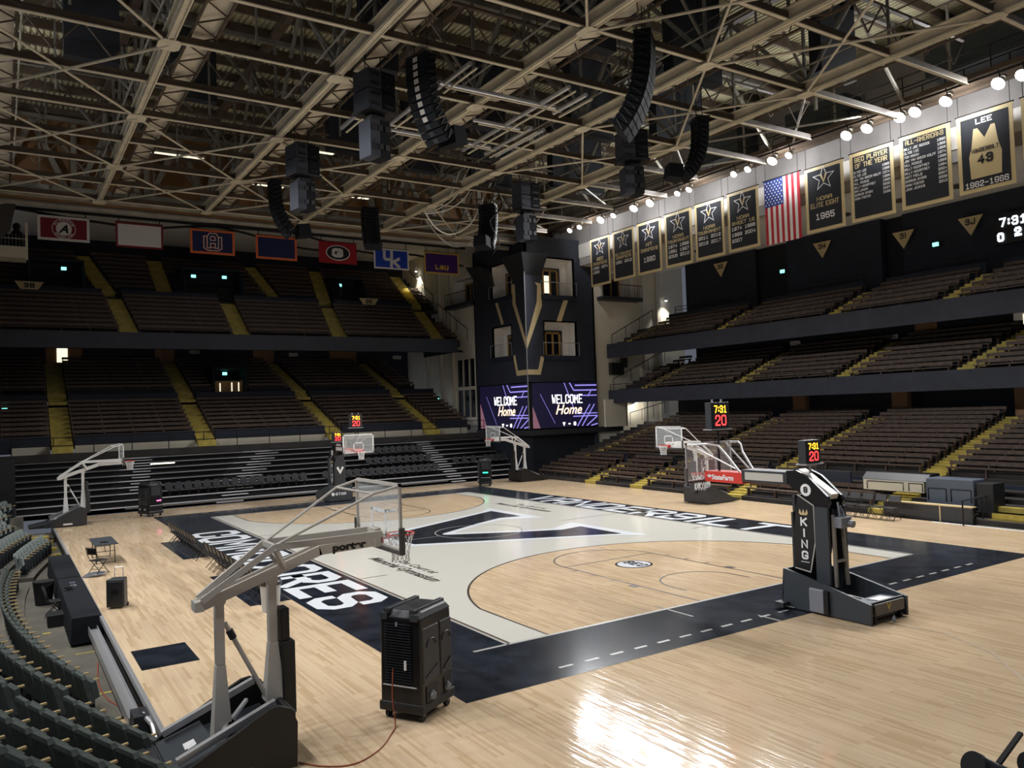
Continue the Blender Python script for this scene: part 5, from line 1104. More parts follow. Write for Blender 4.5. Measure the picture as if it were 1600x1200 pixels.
    m = MB(); m.hull8([(-3.1, -.1, .345), (-2.95, -.1, .375), (-2.95, .12, .375), (-3.1, .12, .345), (-3.1, -.1, .349), (-2.95, -.1, .419), (-2.95, .12, .419), (-3.1, .12, .379)]); m.build('paper_label', 'white', t)
    m = MB()
    for s in (-1, 1): m.bar((-3.3, s*.6, .42), (-1.95, s*.6, .93), .10, .09); m.box(-2.5, -2.42, -.25, .25, .4, .62)
    m.bar((-2.6, -.2, .55), (-2.1, .45, .7), .05, .05); m.build('base_frame', 'silver', t)
    m = MB(); m.box(-2.66, -2.63, -.04, .04, .55, .95); m.build('warning_label', 'yellow', t)
    for px, py in ((-1.9, -.7), (-1.9, .7), (-3.4, -.65), (-3.4, .65)):
        m = MB(); m.tube((px, py-.03, .05), (px, py+.03, .05), .05, 12); m.build('caster', 'black', t)
    m = MB(); m.box(-2.75, -2.35, -.846, -.842, .1, .18); m.build('maker_plate', 'white', t)
    if word: 
        ftext('arm_lettering', 'porter', 'black', .155, (-.58, -.142, 2.925), (1, 0, .02), (0, 0, 1), t, .008, 0, sx=1.35)
    return t
g1 = practice_goal('large grey practice goal in the left foreground with its arm over the floor', -11.60, -16.72, 0)
g2 = practice_goal('white practice goal at the far left corner of the floor', -11.55, 16.9, 0, 'goal_white', 'charcoal', False)
g3 = practice_goal('white practice goal in front of the dark tower at the far right corner', 11.75, 17.95, PI, 'goal_white', 'black', False)
g4 = practice_goal('white practice goal before the right front stand, behind the near main goal', 10.95, -.1, PI, 'goal_white', 'charcoal', False)
def seg_clock(t, x, y, zc, W_, H, face):
    """a clock box with digits on both faces"""
    m = MB(); m.box(x-.11, x+.11, y-W_/2, y+W_/2, zc-H/2, zc+H/2); cc = m.build('clock_case', 'charcoal', t, bevel=.01)
    m = MB(); m.box(x-.125, x-.112, y-W_/2+.06, y+W_/2-.06, zc-H/2+.05, zc+H/2-.05); m.box(x+.112, x+.125, y-W_/2+.06, y+W_/2-.06, zc-H/2+.05, zc+H/2-.05); m.build('clock_face', 'black', cc)
    for s in (-1, 1):
        m = MB(); btext(m, '7:31', (x+s*.13, y+s*0-s*.0, zc+H*.10), (0, s, 0), (0, 0, 1), H*.28, W_*.17, W_*.035, W_*.04); m.build('time_digits', 'led_amber', cc, label='amber digits 7:31')
        m = MB(); btext(m, '20', (x+s*.13, y, zc-H*.38), (0, s, 0), (0, 0, 1), H*.40, W_*.27, W_*.06, W_*.05); m.build('shot_digits', 'led_red', cc, label='red digits 20')
    m = MB(); m.box(x-.16, x+.16, y-W_/2-.05, y+W_/2+.05, zc-H/2-.03, zc-H/2); m.build('clock_shelf', 'silver', cc)
def king_goal(label, x, y, rz, near):
    t = thing('basketball_goal', label, 'basketball goal', (x, y, 0), rz)
    board(t, 'silver' if near else 'goal_white', fr_w=.04 if near else .07); net_and_rim(t)
    m = MB(); m.box(-1.42, -.08, -.26, .26, 2.88, 3.17); m.build('arm_cover', 'orange' if False else 'red', t, label='red sponsor cover')
    for s in (-1, 1):
        ftext('sponsor_lettering', 'StateFarm', 'white', .19, (-.92 if s < 0 else -.72, s*.265, 2.955), (-s, 0, 0) if s > 0 else (1, 0, 0), (0, 0, 1), t, .006, .1)
        m = MB(); X = -1.42+.08 if s < 0 else -.2; 
        for k in range(3): q = -1.36+.05*k if s < 0 else -.20-.05*k; m.face([(q-.05, s*.266, 3.0+.03*(k != 1)), (q+.05, s*.266, 3.0+.03*(k != 1)), (q, s*.266, 3.08+.03*(k == 1))])
        m.build('sponsor_mark', 'white', t)
    m = MB(); m.box(-2.88, -1.42, -.3, .3, 2.95, 3.27); m.build('arm_box', 'charcoal', t, bevel=.015)
    m = MB(); m.box(-2.76, -1.54, -.305, .305, 3.01, 3.21); m.build('arm_panel', 'goal_grey', t, label='plain grey side panel')
    m = MB()
    for s in (-1, 1): y0 = s*.30; m.ext([(-2.85, y0, 3.3), (-3.15, y0, 3.33), (-3.5, y0, 3.18), (-4.02, y0, 2.74), (-4.08, y0, 2.6), (-3.95, y0, 2.35), (-3.6, y0, 2.45), (-3.3, y0, 2.75), (-2.95, y0, 2.92)], (0, -s*.08, 0))
    m.hull8([(-2.9, -.22, 3.1), (-3.15, -.22, 3.1), (-3.15, .22, 3.1), (-2.9, .22, 3.1), (-2.9, -.22, 3.27), (-3.15, -.22, 3.28), (-3.15, .22, 3.28), (-2.9, .22, 3.27)]); m.build('elbow', 'black_gloss', t, bevel=.01)
    m = MB(); m.hull8([(-3.12, -.14, 3.22), (-3.98, -.14, 2.66), (-3.98, .14, 2.66), (-3.12, .14, 3.22), (-3.12, -.14, 3.35), (-4.02, -.14, 2.78), (-4.02, .14, 2.78), (-3.12, .14, 3.35)]); m.build('elbow_strip', 'goal_grey', t, label='pale top strip')
    for s in (-1, 1):
        m = MB(); c = (-3.42, s*.385, 2.86); m.tube((c[0], s*.301, c[2]), (c[0], s*.306, c[2]), .15, 24); m.build('round_mark', 'white', t)
        m = MB(); btext(m, 'S', (-3.42, s*.309, 2.79), (-s, 0, 0) if s > 0 else (1, 0, 0), (0, 0, 1), .15, .12, 0, .04); m.build('round_mark', 'black', t)
    # mast: front padded cheeks and rear plates
    for s in (-1, 1):
        m = MB(); y0 = s*.34; m.ext([(-3.05, y0, .92), (-3.02, y0, 1.6), (-3.12, y0, 2.3), (-3.2, y0, 2.72), (-3.65, y0, 2.48), (-3.66, y0, 1.65), (-3.5, y0, .85)], (0, -s*.10, 0)); m.build('mast_pad', 'black', t, bevel=.015)
        m = MB(); 
        P = [(-3.2, s*.345, 2.74), (-3.66, s*.345, 2.50), (-3.67, s*.345, 1.62), (-3.5, s*.345, .88), (-3.05, s*.345, .93)]
        for a, b in zip(P, P[1:]): m.bar(a, b, .015, .025)
        m.build('pad_piping', 'goal_grey', t)
        m = MB(); m.box(-4.05, -3.68, s*.33-.04, s*.33+.04, .65, 2.48); m.build('rear_plate', 'slate', t)
        for k, ch in enumerate('KING'):
            m = MB(); btext(m, ch, (-3.36, s*.352, 1.98-.27*k), (-s, 0, 0) if s > 0 else (1, 0, 0), (0, 0, 1), .21, .19, 0, .046); m.build('mast_lettering', 'white', t)
        m = MB()
        for q in (-.09, 0, .09): m.face([(-3.36+q-.045, s*.352, 2.28), (-3.36+q+.045, s*.352, 2.28), (-3.36+q*1.15, s*.352, 2.40)])
        m.box(-3.46, -3.26, s*.352-.001, s*.352+.001, 2.25, 2.28); m.build('crown_mark', 'gold', t)
        m = MB(); m.box(-3.48, -3.24, s*.352-.001, s*.352+.001, 1.10, 1.115); m.build('underline', 'white', t)
    m = MB(); m.box(-3.05, -2.98, -.34, .34, .9, 2.3); m.box(-3.06, -2.97, -.26, .26, 2.3, 2.7); m.build('front_pad', 'charcoal', t, bevel=.02)
    m = MB(); w = .11; btext(m, 'V', (-2.965, 0, 1.62), (0, 1, 0), (0, 0, 1), .40, .42, 0, .13); m.build('front_letter', 'white', t)
    m = MB()
    for s in (-1, 1): m.bar((-4.12, s*.22, .6), (-4.05, s*.16, 2.3), .07, .07)
    m.bar((-4.11, -.22, 1.2), (-4.11, .22, 1.2), .05, .06); m.build('rear_ladder', 'steel_grey', t)
    m = MB(); m.box(-4.3, -4.05, -.2, .2, 2.0, 2.25); m.tube((-4.3, -.1, 2.1), (-4.42, -.1, 2.08), .09, 10); m.tube((-4.2, .1, 2.25), (-4.15, .1, 2.6), .03, 6); m.tube((-4.25, -.05, 2.2), (-4.1, -.05, 2.5), .03, 6); m.build('winch', 'foil', t, bevel=.01)
    # base
    for s in (-1, 1):
        y0 = s*.72; m = MB(); m.ext([(-2.95, y0, .03), (-2.93, y0, .4), (-3.02, y0, .95), (-3.6, y0, .84), (-5.3, y0, .47), (-5.3, y0, .03)], (0, -s*.07, 0)); m.build('side_panel', 'slate', t, bevel=.015)
    m = MB(); m.hull8([(-2.96, -.72, .03), (-2.88, -.72, .03), (-2.88, .72, .03), (-2.96, .72, .03), (-3.04, -.72, .95), (-2.97, -.72, .95), (-2.97, .72, .95), (-3.04, .72, .95)]); m.build('front_panel', 'charcoal', t, bevel=.02)
    btx = MB(); btext(btx, 'STAR', (-2.885, -.02, .36), (0, 1, 0), (0, 0, 1), .16, .14, .03, .035); btx.tube((-2.90, -.5, .44), (-2.885, -.5, .44), .10, 16); btx.build('front_lettering', 'white', t)
    m = MB(); m.box(-5.2, -3.0, -.65, .65, .1, .22); m.box(-5.24, -5.18, -.65, .65, .2, .48); m.build('base_tray', 'black', t)
    m = MB(); m.box(-5.25, -4.75, -.63, .63, .40, .44); m.build('rear_lid', 'blue_grey', t); m = MB(); m.hull8([(-5.15, -.4, .445), (-4.85, -.35, .445), (-4.85, .2, .445), (-5.15, .1, .445), (-5.1, -.38, .45), (-4.9, -.33, .45), (-4.9, .2, .46), (-5.1, .1, .46)]); m.build('paper_sheet', 'white', t)
    m = MB(); m.box(-5.31, -5.27, -.55, .55, .20, .45); m.build('rear_panel', 'goal_dark', t)
    m = MB(); btext(m, 'V', (-5.315, .05, .27), (0, -1, 0), (0, 0, 1), .17, .16, 0, .05); m.build('rear_mark', 'yellow', t)
    m = MB(); m.bar((-4.6, -.3, .3), (-3.3, .2, .5), .03, .03); m.bar((-4.6, .3, .28), (-3.5, .3, .5), .02, .02); m.build('base_rods', 'silver', t)
    for px, py in ((-5.2, -.5), (-5.2, .5), (-3.2, -.6), (-3.2, .6)):
        m = MB(); m.tube((px, py-.04, .08), (px, py+.04, .08), .08, 12); m.build('caster', 'black', t)
    m = MB(); m.lathe((-5.42, .05, 0), [(.0, .0), (.05, .06), (.035, .12), (.02, .16)], 8); m.build('tow_hook', 'foil', t)
    m = MB(); m.box(-4.15, -3.75, .715, .80, .06, .62); m.build('wrapped_pad', 'foil', t, bevel=.03, label='crumpled grey wrap'); m = MB(); m.box(-4.27, -4.15, .715, .80, .06, .60); m.build('strap', 'black', t)
    m = MB(); m.box(-3.15, -2.9, .75, .98, .05, .17); m.tube((-3.4, .86, .08), (-2.95, .86, .08), .02, 6); m.build('outrigger', 'charcoal', t)
    # clocks and guard pipes
    seg_clock(t, -.38, 0, 4.71, .72, .74, 0); m = MB(); m.tube((-.38, 0, 3.1), (-.38, 0, 4.35), .035, 8); m.bar((-.38, 0, 3.75), (-.38, .32, 4.33), .02, .02); m.build('clock_pole', 'black', t)
    m = MB(); m.tube((-.38, -.18, 5.08), (-.38, -.18, 5.16), .03, 8); m.build('clock_sensor', 'silver', t)
    m = MB(); m.tube((-.38, .18, 5.08), (-.38, .18, 5.16), .03, 8); m.build('clock_sensor', 'silver', t)
    seg_clock(t, -3.35, 0, 3.78, .58, .58, 0); m = MB(); m.tube((-3.35, 0, 3.25), (-3.35, 0, 3.5), .03, 8); m.build('clock_pole', 'silver', t)
    for s in (-1, 1):
        m = MB(); m.path([(-.04, s*.85, 3.93), (-.55, s*.62, 3.95), (-.78, s*.45, 3.9), (-.92, s*.35, 3.7), (-1.35, s*.28, 3.2)], .03, 8); m.build('guard_pipe', 'silver', t)
        m = MB(); m.tube((-.03, s*.7, 3.9), (-1.3, s*.2, 3.22), .022, 8); m.build('board_strut', 'silver', t)
    return t
king_goal('near main goal on black base with KING lettering, seen from behind', 0, -13.11, PI/2, True)
king_goal('far main goal on black base at the far baseline, facing the camera', 0, 13.11, -PI/2, False)

# ------------------------------------------------------------------ big rolling cooler cabinets
def cooler(label, x, y, rz, glow, cord=False):
    t = thing('rolling_cooler', label, 'cooler', (x, y, 0), rz, 'black rolling cooler cabinets')
    W_, D, H = .41, .50, 1.80         # half width (x), half depth (y); louvre face towards -y
    m = MB(); m.hull8([(-W_, -D, .14), (W_, -D, .14), (W_, D, .14), (-W_, D, .14), (-W_*.97, -D*.95, H-.12), (W_*.97, -D*.95, H-.12), (W_*.97, D*.95, H-.12), (-W_*.97, D*.95, H-.12)]); m.build('cabinet', 'black_gloss', t, bevel=.03)
    m = MB(); m.hull8([(-W_, -D, H-.13), (W_, -D, H-.13), (W_, D, H-.13), (-W_, D, H-.13), (-W_*.86, -D*.8, H), (W_*.86, -D*.8, H), (W_*.86, D*.8, H), (-W_*.86, D*.8, H)]); m.build('lid', 'charcoal', t, bevel=.03)
    for s in (-1, 1):
        m = MB(); m.box(s*W_*.62-.05, s*W_*.62+.05, -D*1.02, D*.9, H-.06, H+.035); m.build('lid_rib', 'charcoal', t, bevel=.015)
        m = MB(); m.box(s*W_*.72-.07, s*W_*.72+.07, -D*1.06, -D*.92, H-.15, H-.03); m.build('corner_bracket', 'slate', t, bevel=.01)
    for k in range(22):
        m = MB(); z = .62+.045*k; m.hull8([(-W_*.72, -D-.005, z), (W_*.55, -D-.005, z), (W_*.55, -D+.02, z), (-W_*.72, -D+.02, z), (-W_*.72, -D-.02, z+.012), (W_*.55, -D-.02, z+.012), (W_*.55, -D, z+.03), (-W_*.72, -D, z+.03)]); m.build('louvre', 'speaker_black', t)
    for s in (-1, 1):
        for q0, q1 in ((-D*.9, D*.12), (D*.2, D*.92)):
            m = MB(); x0 = s*(W_+.012); m.box(min(x0, s*W_*.9), max(x0, s*W_*.9), q0, q1, .62, H-.28); sp = m.build('side_panel', 'charcoal', t, bevel=.02)
            m = MB(); m.hull8([(s*(W_+.0), q0+.06, .70), (s*(W_+.02), q0+.06, .70), (s*(W_+.02), q1-.06, .80), (s*(W_), q1-.06, .80), (s*W_, q0+.06, .72), (s*(W_+.03), q0+.06, .72), (s*(W_+.03), q1-.06, .86), (s*W_, q1-.06, .86)]); m.build('moulded_rib', 'slate', sp)
            m = MB(); m.path([(s*(W_+.02), (q0+q1)/2+.14*math.cos(a), 1.20+.12*math.sin(a)) for a in [PI*i/8 for i in range(9)]], .012, 5); m.build('moulded_arch', 'slate', sp)
            m = MB(); m.box(min(x0, s*W_*.95), max(x0, s*W_*.95), q0+.08, q1-.08, .30, .56); m.build('wheel_recess', 'black', t)
            m = MB(); m.lathe((s*(W_+.0), (q0+q1)/2, .30), [(.0, 0), (.07, .03), (.08, .1), (.03, .16)], 8); m.build('drain_plug', 'foil', t)
    m = MB(); m.box(-W_-.02, W_+.02, -D-.03, D+.03, .14, .30); m.build('bumper', 'black', t, bevel=.03)
    m = MB(); m.tube((-W_*.8, -D-.03, .58), (W_*.8, -D-.03, .58), .012, 6); m.build('handle_bar', 'silver', t)
    for sx in (-1, 1):
        for sy in (-1, 1):
            m = MB(); m.tube((sx*.33-.03, sy*.38, .07), (sx*.33+.03, sy*.38, .07), .07, 12); m.build('caster', 'black', t)
            m = MB(); m.box(sx*.33-.045, sx*.33+.045, sy*.38-.03, sy*.38+.03, .09, .16); m.build('caster_fork', 'foil', t)
    if cord:
        m = MB(); m.box(.1, .14, -D-.04, -D-.02, .85, 1.0); m.build('plug', 'white', t); m = MB(); m.box(-.06, -.02, -D-.03, -D-.01, 1.55, 1.62); m.build('latch', 'foil', t)
    if glow:
        m = MB(); m.box(-.17, .17, -D-.03, -D-.015, .88, .96) if glow == 'led_green' else m.box(.05, .3, -D-.03, -D-.015, .80, .86); m.build('status_light', glow, t, label='glowing status light')
        m = MB(); m.box(-W_*.6, W_*.6, -D-.012, -D, 1.1, 1.6); m.build('outlet_grille', 'charcoal', t)
    return t
cooler('large black rolling cooler standing in the centre foreground', -10.93, -16.62, math.radians(-59), None, True)
cooler('black rolling cooler with pink status light at the far left corner', -10.1, 17.65, R_(22), 'led_pink')
cooler('black rolling cooler with green status light at the far right corner', 10.5, 17.1, R_(-25), 'led_green')
cable('thin reddish power cord running from the foreground cooler to the left goal base', [(-11.5, -16.9, .9), (-11.56, -16.98, .45), (-11.55, -17.05, .05), (-11.7, -17.25, .012), (-12.1, -17.7, .012), (-12.6, -17.95, .012), (-13.0, -17.75, .012), (-13.25, -17.4, .012)], .008, 'orange_cord', 40)
# ------------------------------------------------------------------ portable speaker, tables, chairs
t = thing('portable_speaker', 'black wheeled portable speaker with raised handle standing on the left of the floor', 'speaker', (-14.2, -4.6, 0), R_(-25))
m = MB(); m.hull8([(-.24, -.2, .04), (.24, -.2, .04), (.20, .2, .04), (-.20, .2, .04), (-.24, -.2, .80), (.24, -.2, .80), (.19, .2, .80), (-.19, .2, .80)]); m.build('cabinet', 'charcoal', t, bevel=.03)
m = MB(); m.box(-.20, .20, -.225, -.2, .1, .74); m.build('grille', 'black', t, bevel=.01); m = MB(); m.box(-.1, .1, -.235, -.22, .4, .52); m.build('badge', 'black_gloss', t)
m = MB(); m.path([(-.11, .12, .8), (-.11, .12, 1.08), (.11, .12, 1.08), (.11, .12, .8)], .012, 6); m.build('handle', 'silver', t)
for s in (-1, 1): m = MB(); m.tube((s*.2-.02, .17, .05), (s*.2+.02, .17, .05), .05, 12); m.build('wheel', 'black', t)
t = thing('folding_table', 'small dark folding table on the left of the floor', 'table', (-13.72, 3.9, 0), 0)
m = MB(); m.box(-.38, .38, -1.05, 1.05, .71, .75); m.build('tabletop', 'slate', t, bevel=.01)
for sy in (-1, 1):
    m = MB()
    for sx in (-.3, .3): m.path([(sx, sy*.55, .71), (sx, sy*.72, .45), (sx, sy*.8, .02)], .016, 6)
    m.tube((-.3, sy*.72, .45), (.3, sy*.72, .45), .012, 6); m.tube((-.3, sy*.79, .06), (.3, sy*.79, .06), .012, 6); m.build('leg', 'black', t)
m = MB(); m.tube((0, -.72, .45), (0, -.1, .7), .012, 6); m.tube((0, .72, .45), (0, .1, .7), .012, 6); m.build('brace', 'black', t)
o = MB().box(-.12, .14, -.6, -.35, 0, .02); o = o.build('papers', 'black_gloss', None); o.location = (-13.75, 3.4, .75); tag(o, 'dark folder lying on the small folding table', 'folder')
def folding_chair(padded=False):
    t = thing('folding_chair', 'x', 'chair')
    m = MB(); m.box(-.21, .21, -.2, .2, .43, .47); m.build('seat', 'black', t, bevel=.015)
    m = MB(); m.hull8([(-.21, -.235, .66), (.21, -.235, .66), (.21, -.20, .66), (-.21, -.20, .66), (-.2, -.30, .88), (.2, -.30, .88), (.2, -.27, .88), (-.2, -.27, .88)]); m.build('backrest', 'charcoal' if padded else 'black', t, bevel=.015)
    for s in (-1, 1):
        m = MB(); m.path([(s*.22, -.31, .90), (s*.22, -.2, .55), (s*.22, .24, .0)], .013, 6); m.build('front_leg', 'black', t)
        m = MB(); m.path([(s*.2, .15, .44), (s*.2, -.26, .0)], .013, 6); m.build('rear_leg', 'black', t)
    m = MB(); m.tube((-.22, .1, .16), (.22, .1, .16), .01, 5); m.tube((-.2, -.12, .16), (.2, -.12, .16), .01, 5); m.tube((-.22, -.31, .90), (.22, -.31, .90), .013, 6); m.build('cross_bar', 'black', t)
    return t
c0 = folding_chair(); c0.location = (-14.12, 1.35, 0); c0.rotation_euler.z = R_(-55); c0['label'] = 'single black folding chair beside the small folding table'
c1 = copy_tree(c0); c1.location = (-15.55, -1.1, -.7); c1.rotation_euler.z = R_(-95); c1['label'] = 'black folding chair down behind the long cloth covered table'
p0 = folding_chair(True); first = True
for k in range(10):
    o = p0 if first else copy_tree(p0); first = False
    o.location = (-10.75, 6.6-.56*k, 0); o.rotation_euler.z = -PI/2; o['label'] = f'black team chair in the far group by the sideline, {ORD[k]} from the far end'; o['group'] = 'team chairs along the left sideline'
for k in range(12):
    o = copy_tree(p0); o.location = (-10.75, -.5-.58*k, 0); o.rotation_euler.z = -PI/2; o['label'] = f'black team chair in the near group by the sideline, {ORD[k]} from the far end'; o['group'] = 'team chairs along the left sideline'
for k in range(5):
    o = copy_tree(p0); o.location = (14.0-.03*k, -7.35-.62*k, 0); o.rotation_euler = (0, 0, PI/2); o.scale = (1.2, 1.2, 1.1); o['label'] = f'black padded chair by the right edge of the floor, {ORD[k]} from the left'; o['group'] = 'padded chairs at the right edge of the floor'
m = MB(); m.lathe((0, 0, 0), [(.22, 0), (.27, .75), (.28, .76), (.26, .77)], 20); o = m.build('waste_bin', 'trash', None, smooth=False); o.location = (-10.95, -7.9, 0)
bag = MB(); bag.lathe((0, 0, 0), [(.285, .70), (.295, .78), (.27, .82), (.2, .79), (.1, .74)], 20); b_ = bag.build('bin_bag', 'black_gloss', o); tag(o, 'grey round waste bin with black liner at near end of the team chairs', 'bin')
m = MB()
for k in range(5): m.path([(-14.35+.28*math.cos(a)+.03*k, .9+.2*math.sin(a)*(1+.1*k), .02+.015*k) for a in [2*PI*i/16 for i in range(17)]], .018, 5)
o = m.build('coiled_cable', 'foil'); tag(o, 'small heap of coiled cable beside the single folding chair', 'cable')
# long cloth covered tables along the left edge, standing on the lower floor
for k, (y0, y1) in enumerate(((1.1, 6.3), (-5.4, 1.0))):
    t = thing('scorers_table', ('far' if k == 0 else 'near')+' long table under black cloth along the left floor edge', 'table', (-15.02, (y0+y1)/2, -.7), world=True)
    m = MB(); m.box(-15.36, -14.68, y0, y1, .0, .04); m.build('tabletop', 'speaker_black', t)
    m = MB(); n = 40
    for i in range(n):
        a, b = y0+(y1-y0)*i/n, y0+(y1-y0)*(i+1)/n; w = .02*(i % 2)
        m.hull8([(-15.40-w, a, -.62-.03*(i % 3)), (-15.40-.02+w, b, -.62), (-15.37, b, -.62), (-15.37, a, -.62), (-15.37, a, .02), (-15.37, b, .02), (-15.36, b, .02), (-15.36, a, .02)])
    m.hull8([(-15.38, y0-.03, -.64), (-14.70, y0-.05, -.6), (-14.70, y0, -.6), (-15.38, y0, -.64), (-15.37, y0-.01, .02), (-14.68, y0-.01, .02), (-14.68, y0, .02), (-15.37, y0, .02)]); m.build('table_skirt', 'speaker_black', t)
    for y in (y0+.3, y1-.3):
        for x in (-15.3, -14.75): m = MB(); m.tube((x, y, -.7), (x, y, 0), .02, 6); m.build('leg', 'black', t)
m = MB(); m.lathe((0, 0, 0), [(.24, 0), (.30, .7), (.32, .75)], 14); o = m.build('waste_bin', 'black'); o.location = (-15.75, .9, -.7); tag(o, 'large black bin behind the long tables near the left seats', 'bin')
m = MB(); m.box(-.25, .25, -.3, .3, 0, .35); o = m.build('equipment_case', 'black', bevel=.02); o.location = (-15.55, -2.4, -.7); tag(o, 'dark equipment case under the edge of the near cloth table', 'case')
for k, y in enumerate((-.2, .3)):
    m = MB(); m.box(-.08, .08, -.12, .12, 0, .015); o = m.build('paper_pad', 'blue_grey' if k else 'foil'); o.location = (-15.0, y-.4, .04); tag(o, f'small pale paper lying on the near cloth table, {("nearer","farther")[k]} one', 'paper')
m = MB(); m.path([(-15.15+.12*math.cos(i*1.9), -1.25+.22*math.sin(i*2.7), .055+.008*i) for i in range(12)], .012, 5); o = m.build('tangled_cable', 'black'); tag(o, 'tangle of black cable lying on the near cloth table', 'cable')
# orange cords by the left front seats
m = MB()
for k in range(7): m.path([(-14.92+.05*k+.06*math.sin(3*i+k), -12.75+.35*math.sin(i*1.3+k), -.40+.02*k+.02*math.cos(2*i)) for i in range(8)], .012, 5)
o = m.build('extension_cord', 'orange_cord', smooth=True); tag(o, 'heap of orange extension cord lying by the left gutter end', 'cord')
m = MB(); m.box(-15.1, -14.66, -13.0, -12.5, -.7, -.44); o = m.build('wood_board', 'armrest'); tag(o, 'wooden box under the orange cord heap', 'box')
cable('single orange cord snaking over the lower floor toward the seats', [(-14.9, -12.5, -.66), (-14.85, -11.2, -.69), (-15.05, -10.3, -.69), (-15.1, -9.0, -.69), (-14.95, -7.3, -.69)], .012, 'orange_cord')
m = MB(); m.box(-14.98, -14.70, -13.7, -13.2, -.7, -.06); o = m.build('gutter_end_box', 'charcoal', bevel=.01); tag(o, 'grey steel box at the near end of the long gutter', 'box')
m = MB(); m.path([(-14.8, -13.5, -.1), (-14.72, -14.0, -.15), (-14.70, -14.7, -.5)], .05, 8); o = m.build('drain_pipe', 'silver'); tag(o, 'short bent grey pipe leaving the steel box by the floor edge', 'pipe')
# ------------------------------------------------------------------ theatre seats along the left
def seat(pale):
    t = thing('theatre_seat', 'x', 'seat'); c = 'seat_pale' if pale else 'seat_cover'
    m = MB(); m.hull8([(-.26, -.12, .30), (.26, -.12, .30), (.26, -.02, .30), (-.26, -.02, .30), (-.25, -.24, .80), (.25, -.24, .80), (.25, -.15, .80), (-.25, -.15, .80)])
    m.hull8([(-.25, -.24, .80), (.25, -.24, .80), (.25, -.15, .80), (-.25, -.15, .80), (-.2, -.24, .86), (.2, -.24, .86), (.2, -.17, .86), (-.2, -.17, .86)]); m.build('backrest', c, t)
    m = MB(); m.hull8([(-.24, -.04, .36), (.24, -.04, .36), (.24, .08, .40), (-.24, .08, .40), (-.22, -.06, .70), (.22, -.06, .70), (.22, .02, .72), (-.22, .02, .72)]); m.build('folded_seat', c, t)
    m = MB(); m.box(-.305, -.255, -.14, .24, .58, .61); m.build('armrest', 'armrest', t, label='pale wooden armrest')
    m = MB(); m.box(-.30, -.262, -.08, .16, 0, .58); m.build('side_standard', 'slate', t)
    return t
sA, sB = seat(False), seat(True); usedA = usedB = False
CX0, CY0, R0 = 28.25, -.5, 45.0
def seat_row(r, y0, y1, top, lab, pale=False):
    global usedA, usedB
    R2 = R0+.87*r; th0 = math.asin((y0-CY0)/R2); th1 = math.asin((y1-CY0)/R2); n = max(1, int(R2*(th1-th0)/.56))
    for k in range(n+1):
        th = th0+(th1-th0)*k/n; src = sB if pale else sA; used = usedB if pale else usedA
        o = copy_tree(src) if used else src
        if pale: usedB = True
        else: usedA = True
        o.location = (CX0-R2*math.cos(th), CY0+R2*math.sin(th), top-.86); o.rotation_euler.z = -PI/2-th
        o['label'] = f'{"pale" if pale else "dark"} covered theatre seat, {ORD[k]} from near end, {lab}'; o['group'] = 'theatre seats along the left side'
        if k == n:
            pass
    m = MB(); P = []; K = 24
    for i in range(K):
        a, b = th0-.012+(th1-th0+.024)*i/K, th0-.012+(th1-th0+.024)*(i+1)/K; f = lambda th, q: (CX0-(R2+q)*math.cos(th), CY0+(R2+q)*math.sin(th))
        q = [f(a, -.45), f(a, .45), f(b, .45), f(b, -.45)]; z = top-.86
        m.hull8([(*p, -.95) for p in q]+[(*p, z) for p in q])
    struct(m.build('floor', 'concrete'))
seat_row(0, -11.3, 3.6, .22, 'front row, long block')
seat_row(1, -12.6, 3.6, .55, 'second row, long block')
seat_row(2, -13.2, -9.4, .88, 'third row, long block')
seat_row(1, -15.75, -13.5, .45, 'second row, near block')
seat_row(2, -17.9, -14.2, .80, 'third row, near block')
seat_row(3, -19.6, -15.0, 1.2, 'fourth row, near block')
seat_row(4, -20.6, -16.8, 1.6, 'fifth row, near block')
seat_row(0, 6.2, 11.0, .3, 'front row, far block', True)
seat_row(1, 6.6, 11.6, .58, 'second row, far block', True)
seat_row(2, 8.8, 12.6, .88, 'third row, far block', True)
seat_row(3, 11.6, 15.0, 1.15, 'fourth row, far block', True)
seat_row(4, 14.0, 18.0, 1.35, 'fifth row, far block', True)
# ------------------------------------------------------------------ benches, boxes and rails at the right edge of the floor
t = thing('press_bench', 'long black fronted press bench with gold top edge at the right edge', 'bench', (14.9, -10.9, 0), world=True)
m = MB(); m.box(14.85, 14.95, -12.6, -8.9, .0, .62); m.build('front_board', 'charcoal', t); m = MB(); m.box(14.83, 15.2, -12.6, -8.9, .62, .66); m.build('top_edge', 'gold', t)
m = MB(); m.box(14.95, 15.4, -12.6, -8.9, .30, .36); m.build('seat_board', 'black', t); m = MB(); m.box(14.84, 14.86, -11.35, -11.3, 0, .62); m.build('joint', 'gold', t)
t = thing('equipment_table', 'cream fronted table with dark cover behind the press bench', 'table', (16.4, -8.7, 0), world=True)
m = MB(); m.box(15.9, 16.6, -10.1, -7.3, .95, 1.4); m.build('front_panel', 'cream_trim', t)
m = MB(); m.hull8([(15.9, -10.2, 1.4), (15.9, -7.2, 1.4), (17.0, -7.2, 1.4), (17.0, -10.2, 1.4), (16.3, -10.2, 1.72), (16.3, -7.2, 1.72), (17.0, -7.2, 1.72), (17.0, -10.2, 1.72)]); m.build('cover', 'black_gloss', t, bevel=.03)
m = MB()
for a, b in ((-9.2, -7.5), (-10.05, -9.45)): m.path([(15.87, a, 1.0), (15.87, a, 1.33), (15.87, b, 1.33), (15.87, b, 1.0)], .02, 5)
m.build('front_rail', 'rail', t)
t = thing('equipment_cabinet', 'dark blue padded cabinet right of the cream fronted table', 'cabinet', (16.3, -11.6, 0), world=True)
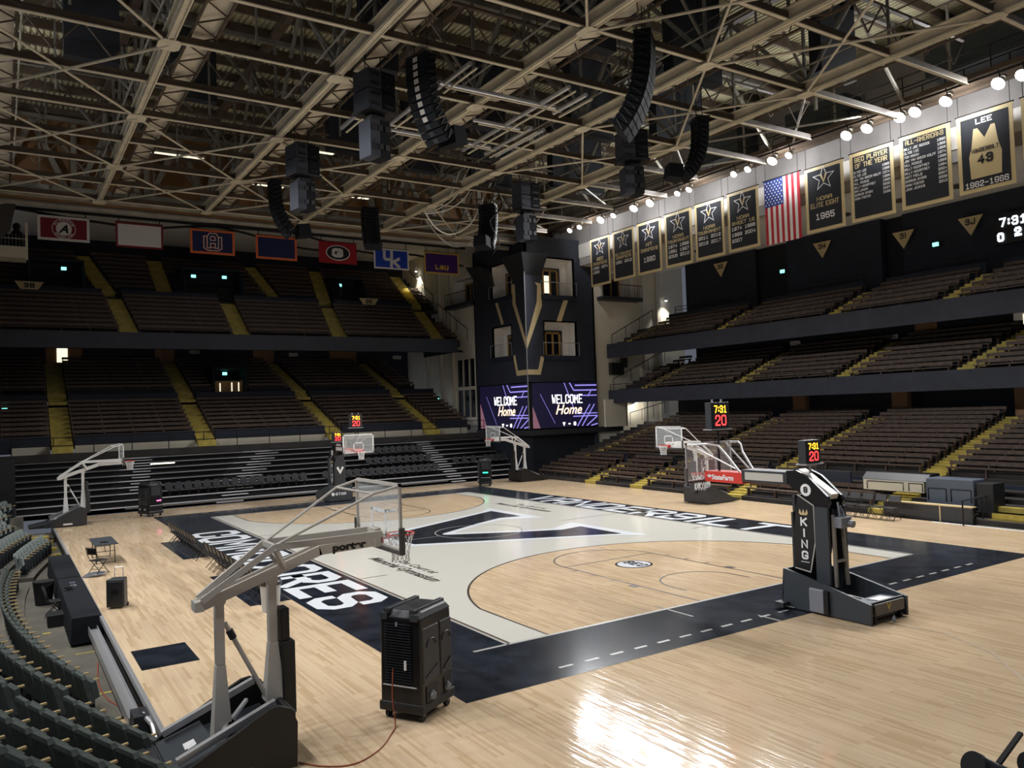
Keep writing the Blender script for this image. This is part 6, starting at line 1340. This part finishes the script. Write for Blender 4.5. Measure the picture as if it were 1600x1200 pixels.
m = MB(); m.box(15.8, 16.7, -12.2, -10.25, .5, 1.62); m.build('cabinet', 'blue_grey', t, bevel=.04)
m = MB()
for a, b in ((-11.1, -10.35), (-12.1, -11.3)): m.path([(15.77, a, .7), (15.77, a, 1.2), (15.77, b, 1.2), (15.77, b, .7)], .02, 5)
m.build('front_rail', 'rail', t); m = MB(); m.box(15.9, 16.8, -12.9, -12.25, .3, 1.5); m.build('side_case', 'black', t, bevel=.02)
m = MB(); m.box(16.7, 16.85, -6.1, -2.9, 1.05, 1.6); o = m.build('low_panel', 'navy_wall'); tag(o, 'dark navy panel on the stand behind the near goal mast', 'panel')
t = thing('stair_rail', 'black square tube handrails at the right end of the press bench', 'railing', (14.6, -12.6, 0), world=True)
for dx in (0, .9): m = MB(); m.path([(14.35+dx, -12.5, 0), (14.35+dx, -12.5, .95), (15.4+dx, -12.7, 1.05), (15.4+dx, -12.7, .1)], .035, 6); m.build('rail_loop', 'rail', t)
m = MB(); m.box(14.62, 19, -24, -12.7, -.3, -.02); struct(m.build('floor', 'concrete')); m = MB(); m.box(14.42, 14.52, -24, -11.2, -.02, .02); struct(m.build('trim_4', 'white'))
for k in range(3): m = MB(); m.box(15.2+.5*k, 15.7+.5*k, -14.2, -12.9, 0, .18+.2*k); struct(m.build('floor', 'yellow'))
for k, (a, b, r, lb) in enumerate((((-11.77, -26.41, 2.75), (-11.35, -26.50, 2.54), .075, 'black stage light barrel at the bottom right picture corner'), ((-11.46, -26.58, 2.74), (-11.1, -26.7, 2.60), .06, 'second smaller black stage light cut off by right picture edge'))):
    t = thing('stage_light', lb, 'light', b, world=True); a, b = Vector(a), Vector(b)
    m = MB(); m.tube(a, b, r, 20, r*.85); m.build('barrel', 'charcoal', t, smooth=True); m = MB(); m.tube(a-(b-a)*.02, a+(b-a)*.07, r*1.12, 20); m.build('front_ring', 'black', t)
    m = MB(); m.bar((a+b)/2+Vector((0, 0, r)), (a+b)/2+Vector((.3, 0, r+.12)), .03, .02); m.build('yoke', 'black', t)
m = MB(); m.tube((-11.75, -26.55, 2.50), (-10.6, -26.85, 2.92), .02, 8); o = m.build('mounting_pipe', 'black'); tag(o, 'black pipe carrying the stage lights at the bottom right corner', 'pipe')
for o in WORLD: del o['_w']
